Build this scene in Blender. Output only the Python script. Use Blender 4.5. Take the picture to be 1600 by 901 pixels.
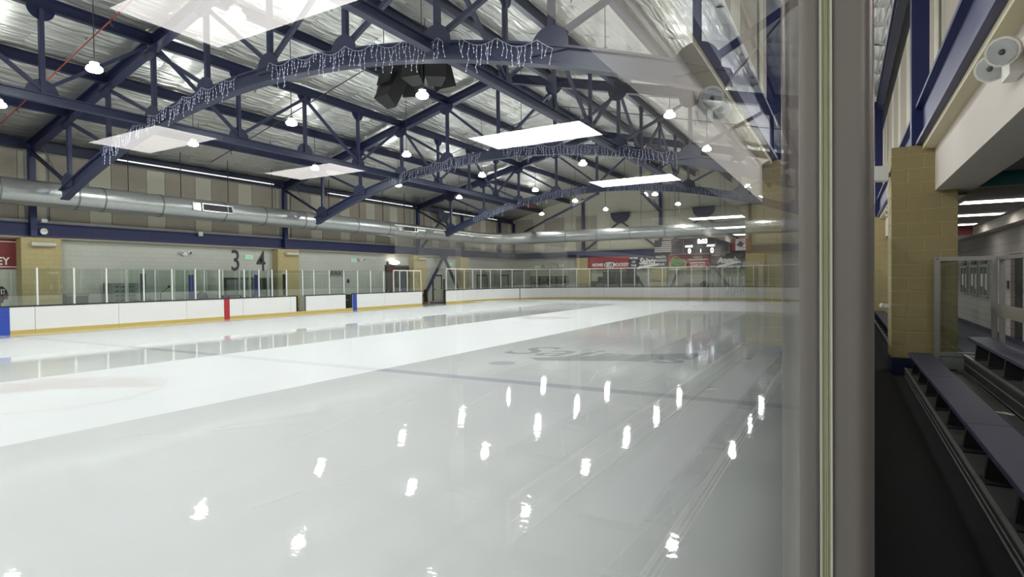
import bpy, bmesh, math, random
from mathutils import Vector, Matrix
random.seed(7)
for _o in list(bpy.data.objects):
    bpy.data.objects.remove(_o)
SC = bpy.context.scene
C = SC.collection
R = math.radians
PI = math.pi

# ------------------------------------------------------------------ camera, world, exposure
CAM_Z = 1.85
_yaw, _pitch, _roll = R(29.9), R(-0.955), R(-0.625)
_f = Vector((-math.sin(_yaw) * math.cos(_pitch), math.cos(_yaw) * math.cos(_pitch), math.sin(_pitch)))
_r0 = Vector((math.cos(_yaw), math.sin(_yaw), 0))
_u0 = _r0.cross(_f)
_r = math.cos(_roll) * _r0 + math.sin(_roll) * _u0
_u = -math.sin(_roll) * _r0 + math.cos(_roll) * _u0
cam_data = bpy.data.cameras.new('camera')
cam_data.sensor_width = 36.0
cam_data.lens = 905.0 / 1600.0 * 36.0
cam_data.clip_start = 0.005
cam_data.clip_end = 300
cam = bpy.data.objects.new('camera', cam_data)
C.objects.link(cam)
cam.matrix_world = Matrix(((_r.x, _u.x, -_f.x, 0), (_r.y, _u.y, -_f.y, 0), (_r.z, _u.z, -_f.z, CAM_Z), (0, 0, 0, 1)))
SC.camera = cam

world = bpy.data.worlds.new('world')
SC.world = world
world.use_nodes = True
world.node_tree.nodes['Background'].inputs[0].default_value = (0.6, 0.65, 0.7, 1)
world.node_tree.nodes['Background'].inputs[1].default_value = 0.02

LAMP_WATTS = 122.0
PANEL_STRENGTH = 7.5
SC.view_settings.view_transform = 'Standard'
SC.view_settings.look = 'None'
SC.view_settings.gamma = 1.0
SC.view_settings.use_curve_mapping = False
SC.view_settings.exposure = 0.0
cy = SC.cycles
cy.max_bounces = 10
cy.diffuse_bounces = 5
cy.glossy_bounces = 5
cy.transmission_bounces = 6
cy.transparent_max_bounces = 40
cy.caustics_reflective = False
cy.caustics_refractive = False
cy.sample_clamp_indirect = 8.0
cy.use_denoising = True

# ------------------------------------------------------------------ materials
def lin(c):
    c = c / 255.0
    return c / 12.92 if c <= 0.04045 else ((c + 0.055) / 1.055) ** 2.4

def rgb(r, g, b):
    return (lin(r), lin(g), lin(b), 1.0)

MATS = {}

def mat(name, col, rough=0.6, metal=0.0, spec=0.5, noise=0.0, nscale=6.0, bump=0.0, bscale=40.0, emit=None, estr=0.0,
        stretch=None, coat=0.0, coat_rough=0.05):
    m = bpy.data.materials.new(name)
    m.use_nodes = True
    nt = m.node_tree
    b = nt.nodes['Principled BSDF']
    b.inputs['Base Color'].default_value = col
    b.inputs['Roughness'].default_value = rough
    b.inputs['Metallic'].default_value = metal
    b.inputs['Specular IOR Level'].default_value = spec
    b.inputs['Coat Weight'].default_value = coat
    b.inputs['Coat Roughness'].default_value = coat_rough
    tc = nt.nodes.new('ShaderNodeTexCoord')
    mp = nt.nodes.new('ShaderNodeMapping')
    nt.links.new(tc.outputs['Object'], mp.inputs['Vector'])
    if stretch:
        mp.inputs['Scale'].default_value = stretch
    if noise > 0:
        n = nt.nodes.new('ShaderNodeTexNoise')
        n.inputs['Scale'].default_value = nscale
        n.inputs['Detail'].default_value = 6
        nt.links.new(mp.outputs[0], n.inputs['Vector'])
        mix = nt.nodes.new('ShaderNodeMix')
        mix.data_type = 'RGBA'
        mix.inputs['A'].default_value = [max(0, c * (1 - noise)) for c in col[:3]] + [1]
        mix.inputs['B'].default_value = [min(1, c * (1 + noise)) for c in col[:3]] + [1]
        nt.links.new(n.outputs['Fac'], mix.inputs['Factor'])
        nt.links.new(mix.outputs['Result'], b.inputs['Base Color'])
    if bump > 0:
        n2 = nt.nodes.new('ShaderNodeTexNoise')
        n2.inputs['Scale'].default_value = bscale
        n2.inputs['Detail'].default_value = 5
        nt.links.new(mp.outputs[0], n2.inputs['Vector'])
        bp = nt.nodes.new('ShaderNodeBump')
        bp.inputs['Strength'].default_value = bump
        bp.inputs['Distance'].default_value = 0.10 if name == 'foil_insulation' else 0.02
        nt.links.new(n2.outputs['Fac'], bp.inputs['Height'])
        nt.links.new(bp.outputs[0], b.inputs['Normal'])
    if emit:
        b.inputs['Emission Color'].default_value = emit
        b.inputs['Emission Strength'].default_value = estr
    MATS[name] = m
    return m

def brick_mat(name, col, mortar, bw=0.406, bh=0.203, rough=0.75, axis='YZ'):
    """painted block wall too far away for single blocks"""
    m = mat(name, col, rough)
    nt = m.node_tree
    b = nt.nodes['Principled BSDF']
    tc = nt.nodes.new('ShaderNodeTexCoord')
    sp = nt.nodes.new('ShaderNodeSeparateXYZ')
    cb = nt.nodes.new('ShaderNodeCombineXYZ')
    nt.links.new(tc.outputs['Object'], sp.inputs[0])
    nt.links.new(sp.outputs['Y' if axis == 'YZ' else 'X'], cb.inputs[0])
    nt.links.new(sp.outputs['Z'], cb.inputs[1])
    br = nt.nodes.new('ShaderNodeTexBrick')
    br.inputs['Scale'].default_value = 1.0
    br.inputs['Brick Width'].default_value = bw
    br.inputs['Row Height'].default_value = bh
    br.inputs['Mortar Size'].default_value = 0.008
    br.inputs['Color1'].default_value = col
    br.inputs['Color2'].default_value = [c * 0.96 for c in col[:3]] + [1]
    br.inputs['Mortar'].default_value = mortar
    nt.links.new(cb.outputs[0], br.inputs['Vector'])
    nt.links.new(br.outputs['Color'], b.inputs['Base Color'])
    return m

def glass_mat(name, tint, ior=1.5, slab=True):
    """thin pane: clear tinted transmission plus the real slab reflectance at every angle"""
    m = bpy.data.materials.new(name)
    m.use_nodes = True
    nt = m.node_tree
    nt.nodes.clear()
    out = nt.nodes.new('ShaderNodeOutputMaterial')
    tr = nt.nodes.new('ShaderNodeBsdfTransparent')
    tr.inputs[0].default_value = tint
    if not slab:
        nt.links.new(tr.outputs[0], out.inputs[0])
        MATS[name] = m
        return m
    gl = nt.nodes.new('ShaderNodeBsdfGlossy')
    gl.inputs['Roughness'].default_value = 0.0
    gl.inputs['Color'].default_value = (1, 1, 1, 1)
    geo = nt.nodes.new('ShaderNodeNewGeometry')
    iorm = nt.nodes.new('ShaderNodeMapRange')          # same reflectance from both sides of the pane
    iorm.inputs['From Min'].default_value = 0
    iorm.inputs['From Max'].default_value = 1
    iorm.inputs['To Min'].default_value = ior
    iorm.inputs['To Max'].default_value = 1.0 / ior
    nt.links.new(geo.outputs['Backfacing'], iorm.inputs['Value'])
    fr = nt.nodes.new('ShaderNodeFresnel')
    nt.links.new(iorm.outputs[0], fr.inputs['IOR'])
    a = nt.nodes.new('ShaderNodeMath'); a.operation = 'MULTIPLY'; a.inputs[1].default_value = 2.0
    b = nt.nodes.new('ShaderNodeMath'); b.operation = 'ADD'; b.inputs[1].default_value = 1.0
    d = nt.nodes.new('ShaderNodeMath'); d.operation = 'DIVIDE'
    nt.links.new(fr.outputs[0], a.inputs[0])
    nt.links.new(fr.outputs[0], b.inputs[0])
    nt.links.new(a.outputs[0], d.inputs[0])
    nt.links.new(b.outputs[0], d.inputs[1])
    mx = nt.nodes.new('ShaderNodeMixShader')
    nt.links.new(d.outputs[0], mx.inputs[0])
    nt.links.new(tr.outputs[0], mx.inputs[1])
    nt.links.new(gl.outputs[0], mx.inputs[2])
    nt.links.new(mx.outputs[0], out.inputs[0])
    MATS[name] = m
    return m

def net_mat(name):
    m = bpy.data.materials.new(name)
    m.use_nodes = True
    nt = m.node_tree
    nt.nodes.clear()
    out = nt.nodes.new('ShaderNodeOutputMaterial')
    tr = nt.nodes.new('ShaderNodeBsdfTransparent')
    df = nt.nodes.new('ShaderNodeBsdfDiffuse')
    df.inputs[0].default_value = rgb(200, 200, 190)
    mx = nt.nodes.new('ShaderNodeMixShader')
    mx.inputs[0].default_value = 0.07
    nt.links.new(tr.outputs[0], mx.inputs[1])
    nt.links.new(df.outputs[0], mx.inputs[2])
    nt.links.new(mx.outputs[0], out.inputs[0])
    MATS[name] = m
    return m

def ice_mat(name, col, rough, spec, bump, noise, coat=0.0):
    m = mat(name, col, rough, 0, spec, noise=noise, nscale=0.35, bump=0, coat=coat)
    nt = m.node_tree
    b = nt.nodes['Principled BSDF']
    tc = nt.nodes.new('ShaderNodeTexCoord')
    mp = nt.nodes.new('ShaderNodeMapping')
    mp.inputs['Scale'].default_value = (0.55, 1.5, 1)
    n1 = nt.nodes.new('ShaderNodeTexNoise'); n1.inputs['Scale'].default_value = 2.2; n1.inputs['Detail'].default_value = 2
    n2 = nt.nodes.new('ShaderNodeTexNoise'); n2.inputs['Scale'].default_value = 7; n2.inputs['Detail'].default_value = 4
    nt.links.new(tc.outputs['Object'], mp.inputs[0])
    nt.links.new(mp.outputs[0], n1.inputs['Vector'])
    nt.links.new(mp.outputs[0], n2.inputs['Vector'])
    sc_ = nt.nodes.new('ShaderNodeMath'); sc_.operation = 'MULTIPLY'; sc_.inputs[1].default_value = 0.2
    ad = nt.nodes.new('ShaderNodeMath'); ad.operation = 'MULTIPLY_ADD'; ad.inputs[1].default_value = 0.5
    nt.links.new(n2.outputs['Fac'], ad.inputs[0])
    nt.links.new(n1.outputs['Fac'], sc_.inputs[0])
    nt.links.new(sc_.outputs[0], ad.inputs[2])
    bp = nt.nodes.new('ShaderNodeBump')
    bp.inputs['Strength'].default_value = bump
    bp.inputs['Distance'].default_value = 0.004
    nt.links.new(ad.outputs[0], bp.inputs['Height'])
    nt.links.new(bp.outputs[0], b.inputs['Normal'])
    b.inputs['IOR'].default_value = 1.33
    return m

blue = mat('blue_steel', rgb(48, 53, 80), 0.45, noise=0.12, nscale=1.5)
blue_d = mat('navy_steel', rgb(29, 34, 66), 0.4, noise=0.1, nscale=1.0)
navy_b = mat('navy_beam', rgb(25, 33, 84), 0.4, noise=0.1, nscale=1.0)
wet = ice_mat('wet_ice', rgb(228, 229, 228), 0.02, 0.5, 0.55, 0.015)
dry = ice_mat('dry_ice', rgb(222, 223, 223), 0.4, 0.25, 0.1, 0.012)
wet_line = ice_mat('line_under_wet_ice', rgb(196, 201, 206), 0.02, 0.5, 0.55, 0.03)
dry_line = ice_mat('line_under_dry_ice', rgb(208, 211, 215), 0.4, 0.25, 0.1, 0.03)
wet_logo = ice_mat('lettering_under_wet_ice', rgb(184, 188, 190), 0.02, 0.5, 0.55, 0.03)
wet_red = ice_mat('faded_red_under_ice', rgb(221, 215, 214), 0.3, 0.3, 0.1, 0.02)
scratch = mat('skate_scratch', rgb(222, 225, 224), 0.4)
foil = mat('foil_insulation', rgb(212, 212, 207), 0.36, 0.8, 0.5, noise=0.08, nscale=1.6, bump=1.0, bscale=1.5, stretch=(3.4, 0.4, 1.0))
seam = mat('foil_seam', rgb(150, 150, 146), 0.5, 0.3)
sky_gap = mat('bright_eave_gap', rgb(235, 235, 225), 0.5, emit=(1, 1, .95, 1), estr=0.9)
cream = mat('cream_panel', rgb(208, 204, 184), 0.85, noise=0.05, nscale=4, bump=0.2, bscale=60)
tan = mat('tan_panel', rgb(176, 166, 152), 0.9, noise=0.06, nscale=4, bump=0.3, bscale=80)
blockw = brick_mat('pale_block_wall', rgb(190, 190, 180), rgb(176, 176, 167))
blockx = brick_mat('pale_block_wall_end', rgb(186, 185, 170), rgb(172, 171, 158), axis='XZ')
lobbyw = brick_mat('lobby_block_wall', rgb(146, 139, 134), rgb(116, 110, 106))
yel = brick_mat('yellow_block_far', rgb(180, 164, 118), rgb(166, 150, 106))
yelx = brick_mat('yellow_block_end', rgb(180, 164, 118), rgb(166, 150, 106), axis='XZ')
yblk = mat('yellow_block', rgb(150, 135, 93), 0.6, noise=0.07, nscale=14, bump=0.5, bscale=70)
ymort = mat('yellow_mortar', rgb(186, 170, 124), 0.7)
ledge = mat('grey_ledge', rgb(165, 165, 160), 0.6, noise=0.05)
galv = mat('galvanised_duct', rgb(170, 172, 170), 0.33, 0.75, noise=0.16, nscale=9, bump=0.12, bscale=9)
galv_d = mat('duct_band', rgb(120, 122, 120), 0.45, 0.6)
board = mat('white_board', rgb(232, 231, 228), 0.35, noise=0.025, nscale=1.2)
kick = mat('yellow_kick_plate', rgb(198, 174, 96), 0.4, noise=0.06)
capm = mat('dark_cap', rgb(44, 42, 48), 0.5)
red = mat('red_board', rgb(170, 42, 52), 0.4)
blu_b = mat('blue_board', rgb(44, 72, 170), 0.4)
postm = mat('white_post', rgb(228, 228, 222), 0.4)
pad_b = mat('blue_pad', rgb(38, 42, 120), 0.5)
pad_k = mat('dark_pad', rgb(28, 28, 48), 0.5)
glass = glass_mat('tempered_glass', (0.93, 0.96, 0.942, 1))
glass_in = glass_mat('pane_body', (0.985, 0.995, 0.99, 1), slab=False)
nglass = glass_mat('near_glass', (0.95, 0.972, 0.966, 1))
net = net_mat('fine_netting')
rope = mat('white_rope', rgb(232, 230, 222), 0.8)
alum = mat('aluminium', rgb(168, 164, 160), 0.38, 0.7, noise=0.06, nscale=30, stretch=(1, 1, 0.05))
alum_post = mat('brushed_post', rgb(172, 165, 160), 0.36, 0.3, noise=0.1, nscale=60, stretch=(1, 1, 0.02))
gasket = mat('green_glass_edge', rgb(188, 190, 150), 0.35, noise=0.08, nscale=50)
whiteline = mat('white_gasket', rgb(252, 250, 242), 0.5)
black = mat('black_matte', rgb(16, 16, 18), 0.55)
blackp = mat('black_paint', rgb(17, 17, 18), 0.5)
dkgrey = mat('dark_grey', rgb(72, 74, 74), 0.6)
grey = mat('grey_metal', rgb(128, 132, 128), 0.5, 0.2)
white = mat('white_paint', rgb(225, 224, 218), 0.5)
fixt = mat('pale_fixture', rgb(196, 194, 178), 0.5)
redp = mat('red_pipe', rgb(140, 56, 46), 0.5)
rod = mat('steel_rod', rgb(70, 70, 74), 0.5, 0.4)
lens = mat('lamp_lens', (1, 1, 1, 1), 0.5, emit=(0.985, 1, 0.99, 1), estr=150.0)
panel_l = mat('panel_diffuser', (1, 1, 1, 1), 0.5, emit=(1, 0.965, 0.92, 1), estr=PANEL_STRENGTH)
bulbm = mat('led_bulb', rgb(225, 228, 255), 0.4, emit=(0.82, 0.86, 1, 1), estr=0.55)
wirem = mat('light_wire', rgb(188, 192, 214), 0.5)
floor_k = mat('dark_rubber_floor', rgb(13, 13, 17), 0.7, spec=0.25, noise=0.25, nscale=30, bump=0.3, bscale=90)
conc = mat('grey_floor', rgb(96, 96, 98), 0.6, noise=0.1)
lobbyf = mat('lobby_floor', rgb(50, 52, 66), 0.45, noise=0.1, nscale=8)
bulk = mat('painted_bulkhead', rgb(196, 187, 178), 0.7, noise=0.02, nscale=3)
creamw = mat('cream_trim', rgb(198, 190, 160), 0.7)
lobbyc = mat('lobby_ceiling', rgb(140, 134, 132), 0.85)
teal = mat('teal_header', rgb(18, 88, 92), 0.6)
seatm = mat('blue_bench_seat', rgb(48, 47, 68), 0.5, noise=0.1, nscale=40, stretch=(1, 0.1, 1))
tread = mat('grey_tread', rgb(80, 79, 77), 0.5, 0.3, noise=0.2, nscale=12)
bracket = mat('dark_bracket', rgb(36, 35, 36), 0.5, 0.2)
plankm = mat('brown_grey_plank', rgb(122, 114, 104), 0.6, noise=0.1, nscale=20, stretch=(1, 0.1, 1))
doorw = mat('pale_door', rgb(176, 176, 160), 0.5)
doorb = mat('dark_brown_door', rgb(66, 36, 28), 0.45, noise=0.3, nscale=6)
doork = mat('dark_frame', rgb(34, 30, 32), 0.5)
exitg = mat('green_exit_face', rgb(60, 190, 130), 0.4, emit=rgb(60, 220, 140), estr=0.5)
banner_r = mat('red_banner', rgb(150, 46, 54), 0.6)
banner_d = mat('maroon_banner', rgb(112, 34, 38), 0.6)
banner_n = mat('navy_banner', rgb(44, 46, 62), 0.6)
banner_k = mat('charcoal_banner', rgb(66, 64, 64), 0.6)
ink = mat('white_ink', rgb(232, 230, 224), 0.6)
inkg = mat('charcoal_ink', rgb(58, 60, 60), 0.6)
inkk = mat('black_ink', rgb(20, 20, 20), 0.6)
green = mat('green_emblem', rgb(104, 138, 68), 0.6)
green_d = mat('dark_green_emblem', rgb(58, 84, 46), 0.6)
gold = mat('gold_emblem', rgb(226, 206, 122), 0.6)
led = mat('lit_digits', (1, 1, 1, 1), 0.5, emit=(0.93, 0.93, 1, 1), estr=3.0)
ledp = mat('dim_digits', rgb(150, 150, 140), 0.6)
score = mat('scoreboard_face', rgb(44, 42, 50), 0.5)
flagb = mat('flag_navy', rgb(54, 52, 66), 0.7)
flagr = mat('flag_red', rgb(140, 48, 60), 0.7)
skin = mat('skin', rgb(196, 150, 124), 0.6)
jersey = mat('black_jersey', rgb(26, 22, 26), 0.8, bump=0.3, bscale=60)
jred = mat('jersey_red', rgb(128, 44, 52), 0.8)
hairm = mat('dark_hair', rgb(40, 30, 24), 0.7)
paper = mat('white_paper', rgb(235, 233, 228), 0.7)
chrome = mat('chrome', rgb(215, 215, 212), 0.12, 0.95)
bulb_glass = mat('reflector_lens', rgb(188, 188, 186), 0.15, 0.8)

# ------------------------------------------------------------------ mesh helpers
class MB:
    def __init__(self):
        self.v = []; self.f = []
    def add(self, vs, fs):
        o = len(self.v)
        self.v += [tuple(p) for p in vs]
        self.f += [tuple(i + o for i in q) for q in fs]
        return self
    def box(self, x0, x1, y0, y1, z0, z1):
        vs = [(x, y, z) for z in (z0, z1) for y in (y0, y1) for x in (x0, x1)]
        return self.add(vs, [(0, 2, 3, 1), (4, 5, 7, 6), (0, 1, 5, 4), (2, 6, 7, 3), (0, 4, 6, 2), (1, 3, 7, 5)])
    def bar(self, p, q, w, h, up=(0, 0, 1)):
        p = Vector(p); q = Vector(q)
        d = (q - p).normalized()
        s = d.cross(Vector(up))
        if s.length < 1e-4:
            s = d.cross(Vector((0, 1, 0)))
        s.normalize()
        t = s.cross(d).normalized()
        vs = []
        for a in (p, q):
            for i, j in ((-1, -1), (1, -1), (1, 1), (-1, 1)):
                vs.append(a + s * (i * w / 2) + t * (j * h / 2))
        return self.add(vs, [(3, 2, 1, 0), (4, 5, 6, 7), (0, 1, 5, 4), (1, 2, 6, 5), (2, 3, 7, 6), (3, 0, 4, 7)])
    def ibeam(self, p, q, w, h, tf=0.03, tw=0.02, up=(0, 0, 1)):
        p = Vector(p); q = Vector(q)
        d = (q - p).normalized()
        s = d.cross(Vector(up)).normalized()
        t = s.cross(d).normalized()
        self.bar(p + t * (h - tf) / 2, q + t * (h - tf) / 2, w, tf, up)
        self.bar(p - t * (h - tf) / 2, q - t * (h - tf) / 2, w, tf, up)
        return self.bar(p, q, tw, h - 2 * tf + 0.004, up)
    def tube(self, pts, r, n=8, cap=True):
        pts = [Vector(p) for p in pts]
        vs = []; fs = []
        prev = None
        for i, p in enumerate(pts):
            a = pts[max(i - 1, 0)]; b = pts[min(i + 1, len(pts) - 1)]
            d = (b - a).normalized()
            ref = Vector((0, 0, 1)) if abs(d.z) < 0.95 else Vector((1, 0, 0))
            if prev is not None:
                ref = prev
            s = ref - d * ref.dot(d)
            if s.length < 1e-5:
                s = d.orthogonal()
            s.normalize(); prev = s
            t = d.cross(s)
            for k in range(n):
                an = 2 * PI * k / n
                vs.append(p + s * (r * math.cos(an)) + t * (r * math.sin(an)))
        for i in range(len(pts) - 1):
            for k in range(n):
                k2 = (k + 1) % n
                fs.append((i * n + k, i * n + k2, (i + 1) * n + k2, (i + 1) * n + k))
        if cap:
            fs.append(tuple(range(n - 1, -1, -1)))
            fs.append(tuple((len(pts) - 1) * n + k for k in range(n)))
        return self.add(vs, fs)
    def lathe(self, prof, c, n=20):
        """prof: list of (r, z) bottom to top around the vertical through c"""
        vs = []; fs = []
        for r, z in prof:
            for k in range(n):
                a = 2 * PI * k / n
                vs.append((c[0] + r * math.cos(a), c[1] + r * math.sin(a), c[2] + z))
        for i in range(len(prof) - 1):
            for k in range(n):
                k2 = (k + 1) % n
                fs.append((i * n + k, i * n + k2, (i + 1) * n + k2, (i + 1) * n + k))
        fs.append(tuple(range(n - 1, -1, -1)))
        fs.append(tuple((len(prof) - 1) * n + k for k in range(n)))
        return self.add(vs, fs)
    def prism(self, poly, o, ax, ay, th):
        """polygon (2D) in plane o, ax, ay extruded by th along ax x ay"""
        o = Vector(o); ax = Vector(ax); ay = Vector(ay); nn = ax.cross(ay).normalized()
        n = len(poly)
        vs = [o + ax * a + ay * b for a, b in poly] + [o + ax * a + ay * b + nn * th for a, b in poly]
        fs = [tuple(range(n - 1, -1, -1)), tuple(range(n, 2 * n))]
        fs += [(i, (i + 1) % n, n + (i + 1) % n, n + i) for i in range(n)]
        return self.add(vs, fs)
    def ball(self, c, rx, ry, rz, n=10, m=6):
        vs = [(c[0], c[1], c[2] - rz)]
        for i in range(1, m):
            t = -PI / 2 + PI * i / m
            for k in range(n):
                a = 2 * PI * k / n
                vs.append((c[0] + rx * math.cos(t) * math.cos(a), c[1] + ry * math.cos(t) * math.sin(a), c[2] + rz * math.sin(t)))
        vs.append((c[0], c[1], c[2] + rz))
        fs = [(0, 1 + (k + 1) % n, 1 + k) for k in range(n)]
        for i in range(m - 2):
            for k in range(n):
                k2 = (k + 1) % n
                fs.append((1 + i * n + k, 1 + i * n + k2, 1 + (i + 1) * n + k2, 1 + (i + 1) * n + k))
        L = len(vs) - 1; b = 1 + (m - 2) * n
        fs += [(L, b + k, b + (k + 1) % n) for k in range(n)]
        return self.add(vs, fs)
    def octa(self, c, r):
        x, y, z = c
        return self.add([(x + r, y, z), (x - r, y, z), (x, y + r, z), (x, y - r, z), (x, y, z + r), (x, y, z - r)],
                        [(0, 2, 4), (2, 1, 4), (1, 3, 4), (3, 0, 4), (2, 0, 5), (1, 2, 5), (3, 1, 5), (0, 3, 5)])

def halfdisc(r, n=14, up=True, extra=0.0):
    """2D half disc polygon, flat side on the axis"""
    s = 1 if up else -1
    pts = [(r * math.cos(PI * k / n), s * r * math.sin(PI * k / n)) for k in range(n + 1)]
    if extra:
        pts += [(-r, -s * extra), (r, -s * extra)]
    if not up:
        pts = pts[::-1]
    return pts

def wloc(o):
    v = Vector((0, 0, 0))
    while o is not None:
        v += Vector(o.location)
        o = o.parent
    return v

def obj(name, mb, m, parent=None, kind=None, smooth=False):
    off = wloc(parent) if parent is not None else Vector((0, 0, 0))
    me = bpy.data.meshes.new(name)
    me.from_pydata([(x - off.x, y - off.y, z - off.z) for x, y, z in mb.v], [], mb.f)
    ms = m if isinstance(m, (list, tuple)) else [m]
    for k in ms:
        me.materials.append(k)
    if smooth:
        me.polygons.foreach_set('use_smooth', [True] * len(me.polygons))
        try:
            me.set_sharp_from_angle(angle=R(40))
        except Exception:
            pass
    me.update()
    o = bpy.data.objects.new(name, me)
    C.objects.link(o)
    if parent is not None:
        o.parent = parent
    if kind:
        o['kind'] = kind
    return o

def tag(o, label, cat, group=None):
    o['label'] = label; o['category'] = cat
    if group:
        o['group'] = group
    return o

def thing(name, label, cat, loc, group=None):
    o = bpy.data.objects.new(name, None)
    o.empty_display_size = 0.2
    C.objects.link(o)
    o.location = loc
    return tag(o, label, cat, group)

def copy_tree(o, parent=None):
    c = o.copy()
    C.objects.link(c)
    if parent is not None:
        c.parent = parent
    for ch in list(o.children):
        copy_tree(ch, c)
    return c

def bevel(o, w, seg=2):
    md = o.modifiers.new('bevel', 'BEVEL')
    md.width = w; md.segments = seg; md.limit_method = 'ANGLE'
    return o

def text_mb(s, size, o, ax, ay, extrude=0.004, shear=0.0, bold=0.0, wscale=1.0, align='CENTER', valign='CENTER', spacing=1.0):
    cu = bpy.data.curves.new('lettering', 'FONT')
    cu.body = s; cu.size = size; cu.extrude = extrude; cu.shear = shear; cu.offset = bold
    cu.align_x = align; cu.align_y = valign; cu.resolution_u = 3; cu.space_character = spacing
    ob = bpy.data.objects.new('lettering', cu)
    C.objects.link(ob)
    dg = bpy.context.evaluated_depsgraph_get()
    me = bpy.data.meshes.new_from_object(ob.evaluated_get(dg))
    o = Vector(o); ax = Vector(ax); ay = Vector(ay); az = ax.cross(ay)
    mb = MB()
    mb.add([o + ax * (v.co.x * wscale) + ay * v.co.y + az * v.co.z for v in me.vertices], [tuple(p.vertices) for p in me.polygons])
    bpy.data.objects.remove(ob)
    bpy.data.curves.remove(cu)
    bpy.data.meshes.remove(me)
    return mb

LX = ((0, 1, 0), (0, 0, 1))      # reading axes on the left wall (faces +X)
FX = ((1, 0, 0), (0, 0, 1))      # reading axes on the far wall (faces -Y)

# ------------------------------------------------------------------ building numbers (metres, ice at z=0)
XC = -13.8                        # ridge line
WL, WR, YF, YB = -28.9, 1.3, 50.1, -15.0
NODE = 2.88
EAVE, SLOPE = 7.2, 0.252
TY = (10.7, 22.9, 35.1, 47.3)
BX, BY, BR = -26.45, 48.6, 8.5    # rink boards

def nx(k):
    return XC + NODE * k

def roofz(x):                     # underside of the truss top chords
    return EAVE + SLOPE * (14.6 - abs(x - XC))

def archz(x):                     # top of the arched bottom chords
    return 7.78 - 0.0161 * (x - XC) ** 2

# ------------------------------------------------------------------ ice floor
def floor_ice():
    xs = [BX, -24.9, -18.4, XC, -8.35, -0.07]
    ys = [-13.2, 32.6, 39.0, BY]
    mb = MB()
    slots = []
    for i in range(5):
        for j in range(3):
            mb.add([(xs[i], ys[j], 0), (xs[i + 1], ys[j], 0), (xs[i + 1], ys[j + 1], 0), (xs[i], ys[j + 1], 0)], [(0, 1, 2, 3)])
            is_dry = i in (1, 3) or j == 2 or (i == 4 and j == 1)
            slots.append(1 if is_dry else 0)
    o = obj('floor', mb, [wet, dry], None, 'structure')
    for p, s in zip(o.data.polygons, slots):
        p.material_index = s
    return o
ice = floor_ice()

def ice_rect(name, x0, x1, y0, y1, m, z=0.0012):
    return obj(name, MB().box(x0, x1, y0, y1, 0.0002, z), m, ice)

for a, b, m in ((BX + 0.1, -24.9, wet_line), (-24.9, -18.4, dry_line), (-18.4, XC, wet_line), (XC, -8.35, dry_line), (-8.35, -0.2, wet_line)):
    ice_rect('blue_line', a, b, 8.85, 9.15, m)
    ice_rect('blue_line', a, b, 26.2, 26.5, dry_line if m is dry_line else wet_line) if b < -18 else None

def ice_text(s, size, x, y, m, shear=0.2, wsc=1.6, bold=0.012):
    return obj('lettering', text_mb(s, size, (x, y, 0.0008), (1, 0, 0), (0, 1, 0), 0.0004, shear, bold, wsc), m, ice)
ice_text('Saints', 2.3, -5.3, 13.1, wet_logo, 0.25, 0.85)
tail = MB()
tail.prism([(-6.4, 11.9), (-2.9, 14.6), (-3.0, 13.4), (-4.1, 12.4), (-6.0, 11.6)], (0, 0, 0.0003), (1, 0, 0), (0, 1, 0), 0.0008)
obj('logo_swash', tail, wet_logo, ice)
dot = MB().prism([(0.3 * math.cos(2 * PI * k / 20), 0.3 * math.sin(2 * PI * k / 20)) for k in range(20)], (-6.54, 10.9, 0.0003), (1, 0, 0), (0, 1, 0), 0.0008)
obj('faceoff_dot', dot, wet_line, ice)
def ring(cx, cy, r, w, m, n=48):
    mb = MB()
    for k in range(n):
        a, b = 2 * PI * k / n, 2 * PI * (k + 1) / n
        q = [(r - w / 2, a), (r + w / 2, a), (r + w / 2, b), (r - w / 2, b)]
        mb.add([(cx + rr * math.cos(t), cy + rr * math.sin(t), 0.001) for rr, t in q], [(0, 1, 2, 3)])
    return obj('faceoff_circle', mb, m, ice)
ring(-12.0, 20.0, 1.35, 0.06, wet_red)
ring(-11.6, 4.6, 1.6, 0.06, wet_red)
blot = MB()
for (x, y, a, b) in ((-12.6, 5.1, 0.9, 0.5), (-11.6, 5.7, 0.8, 0.35), (-12.9, 4.4, 0.7, 0.5), (-12.4, 24.5, 1.2, 0.9)):
    pl = [(a * (1 + 0.25 * math.sin(3 * t + x)) * math.cos(t), b * (1 + 0.2 * math.cos(4 * t)) * math.sin(t)) for t in [2 * PI * k / 24 for k in range(24)]]
    blot.add([(x + a_, y + b_, 0.0006 + 0.0003 * len(blot.v) / 24) for a_, b_ in pl], [tuple(range(24))])
obj('faded_red_paint', blot, wet_red, ice)
scr = MB()
scr.bar((-1.33, 3.3, 0.0008), (-0.95, 8.9, 0.0008), 0.008, 0.0006)
scr.bar((-1.22, 4.0, 0.0008), (-0.80, 9.3, 0.0008), 0.006, 0.0006)
for k in range(46):
    x = random.uniform(-8, -1); y = random.uniform(2.5, 18); a = random.uniform(0.9, 2.0); l = random.uniform(0.3, 1.4)
    scr.bar((x, y, 0.0008), (x + l * math.cos(a), y + l * math.sin(a), 0.0008), 0.006, 0.0005)
o = obj('skate_scratches', scr, scratch, ice); o['kind'] = 'stuff'

# ------------------------------------------------------------------ other floors and the shell
obj('floor', MB().box(WL - 0.3, BX - 0.02, YB, YF, -0.2, 0.02), conc, None, 'structure')
obj('floor', MB().box(BX - 0.02, 0.0, BY + 0.0, YF + 0.2, -0.2, 0.02), conc, None, 'structure')
obj('floor', MB().box(0.12, 2.0, -8, 46, -0.2, 0.335), floor_k, None, 'structure')
obj('floor', MB().box(2.0, 9.6, -8, 46, -0.2, 0.07), lobbyf, None, 'structure')

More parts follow.
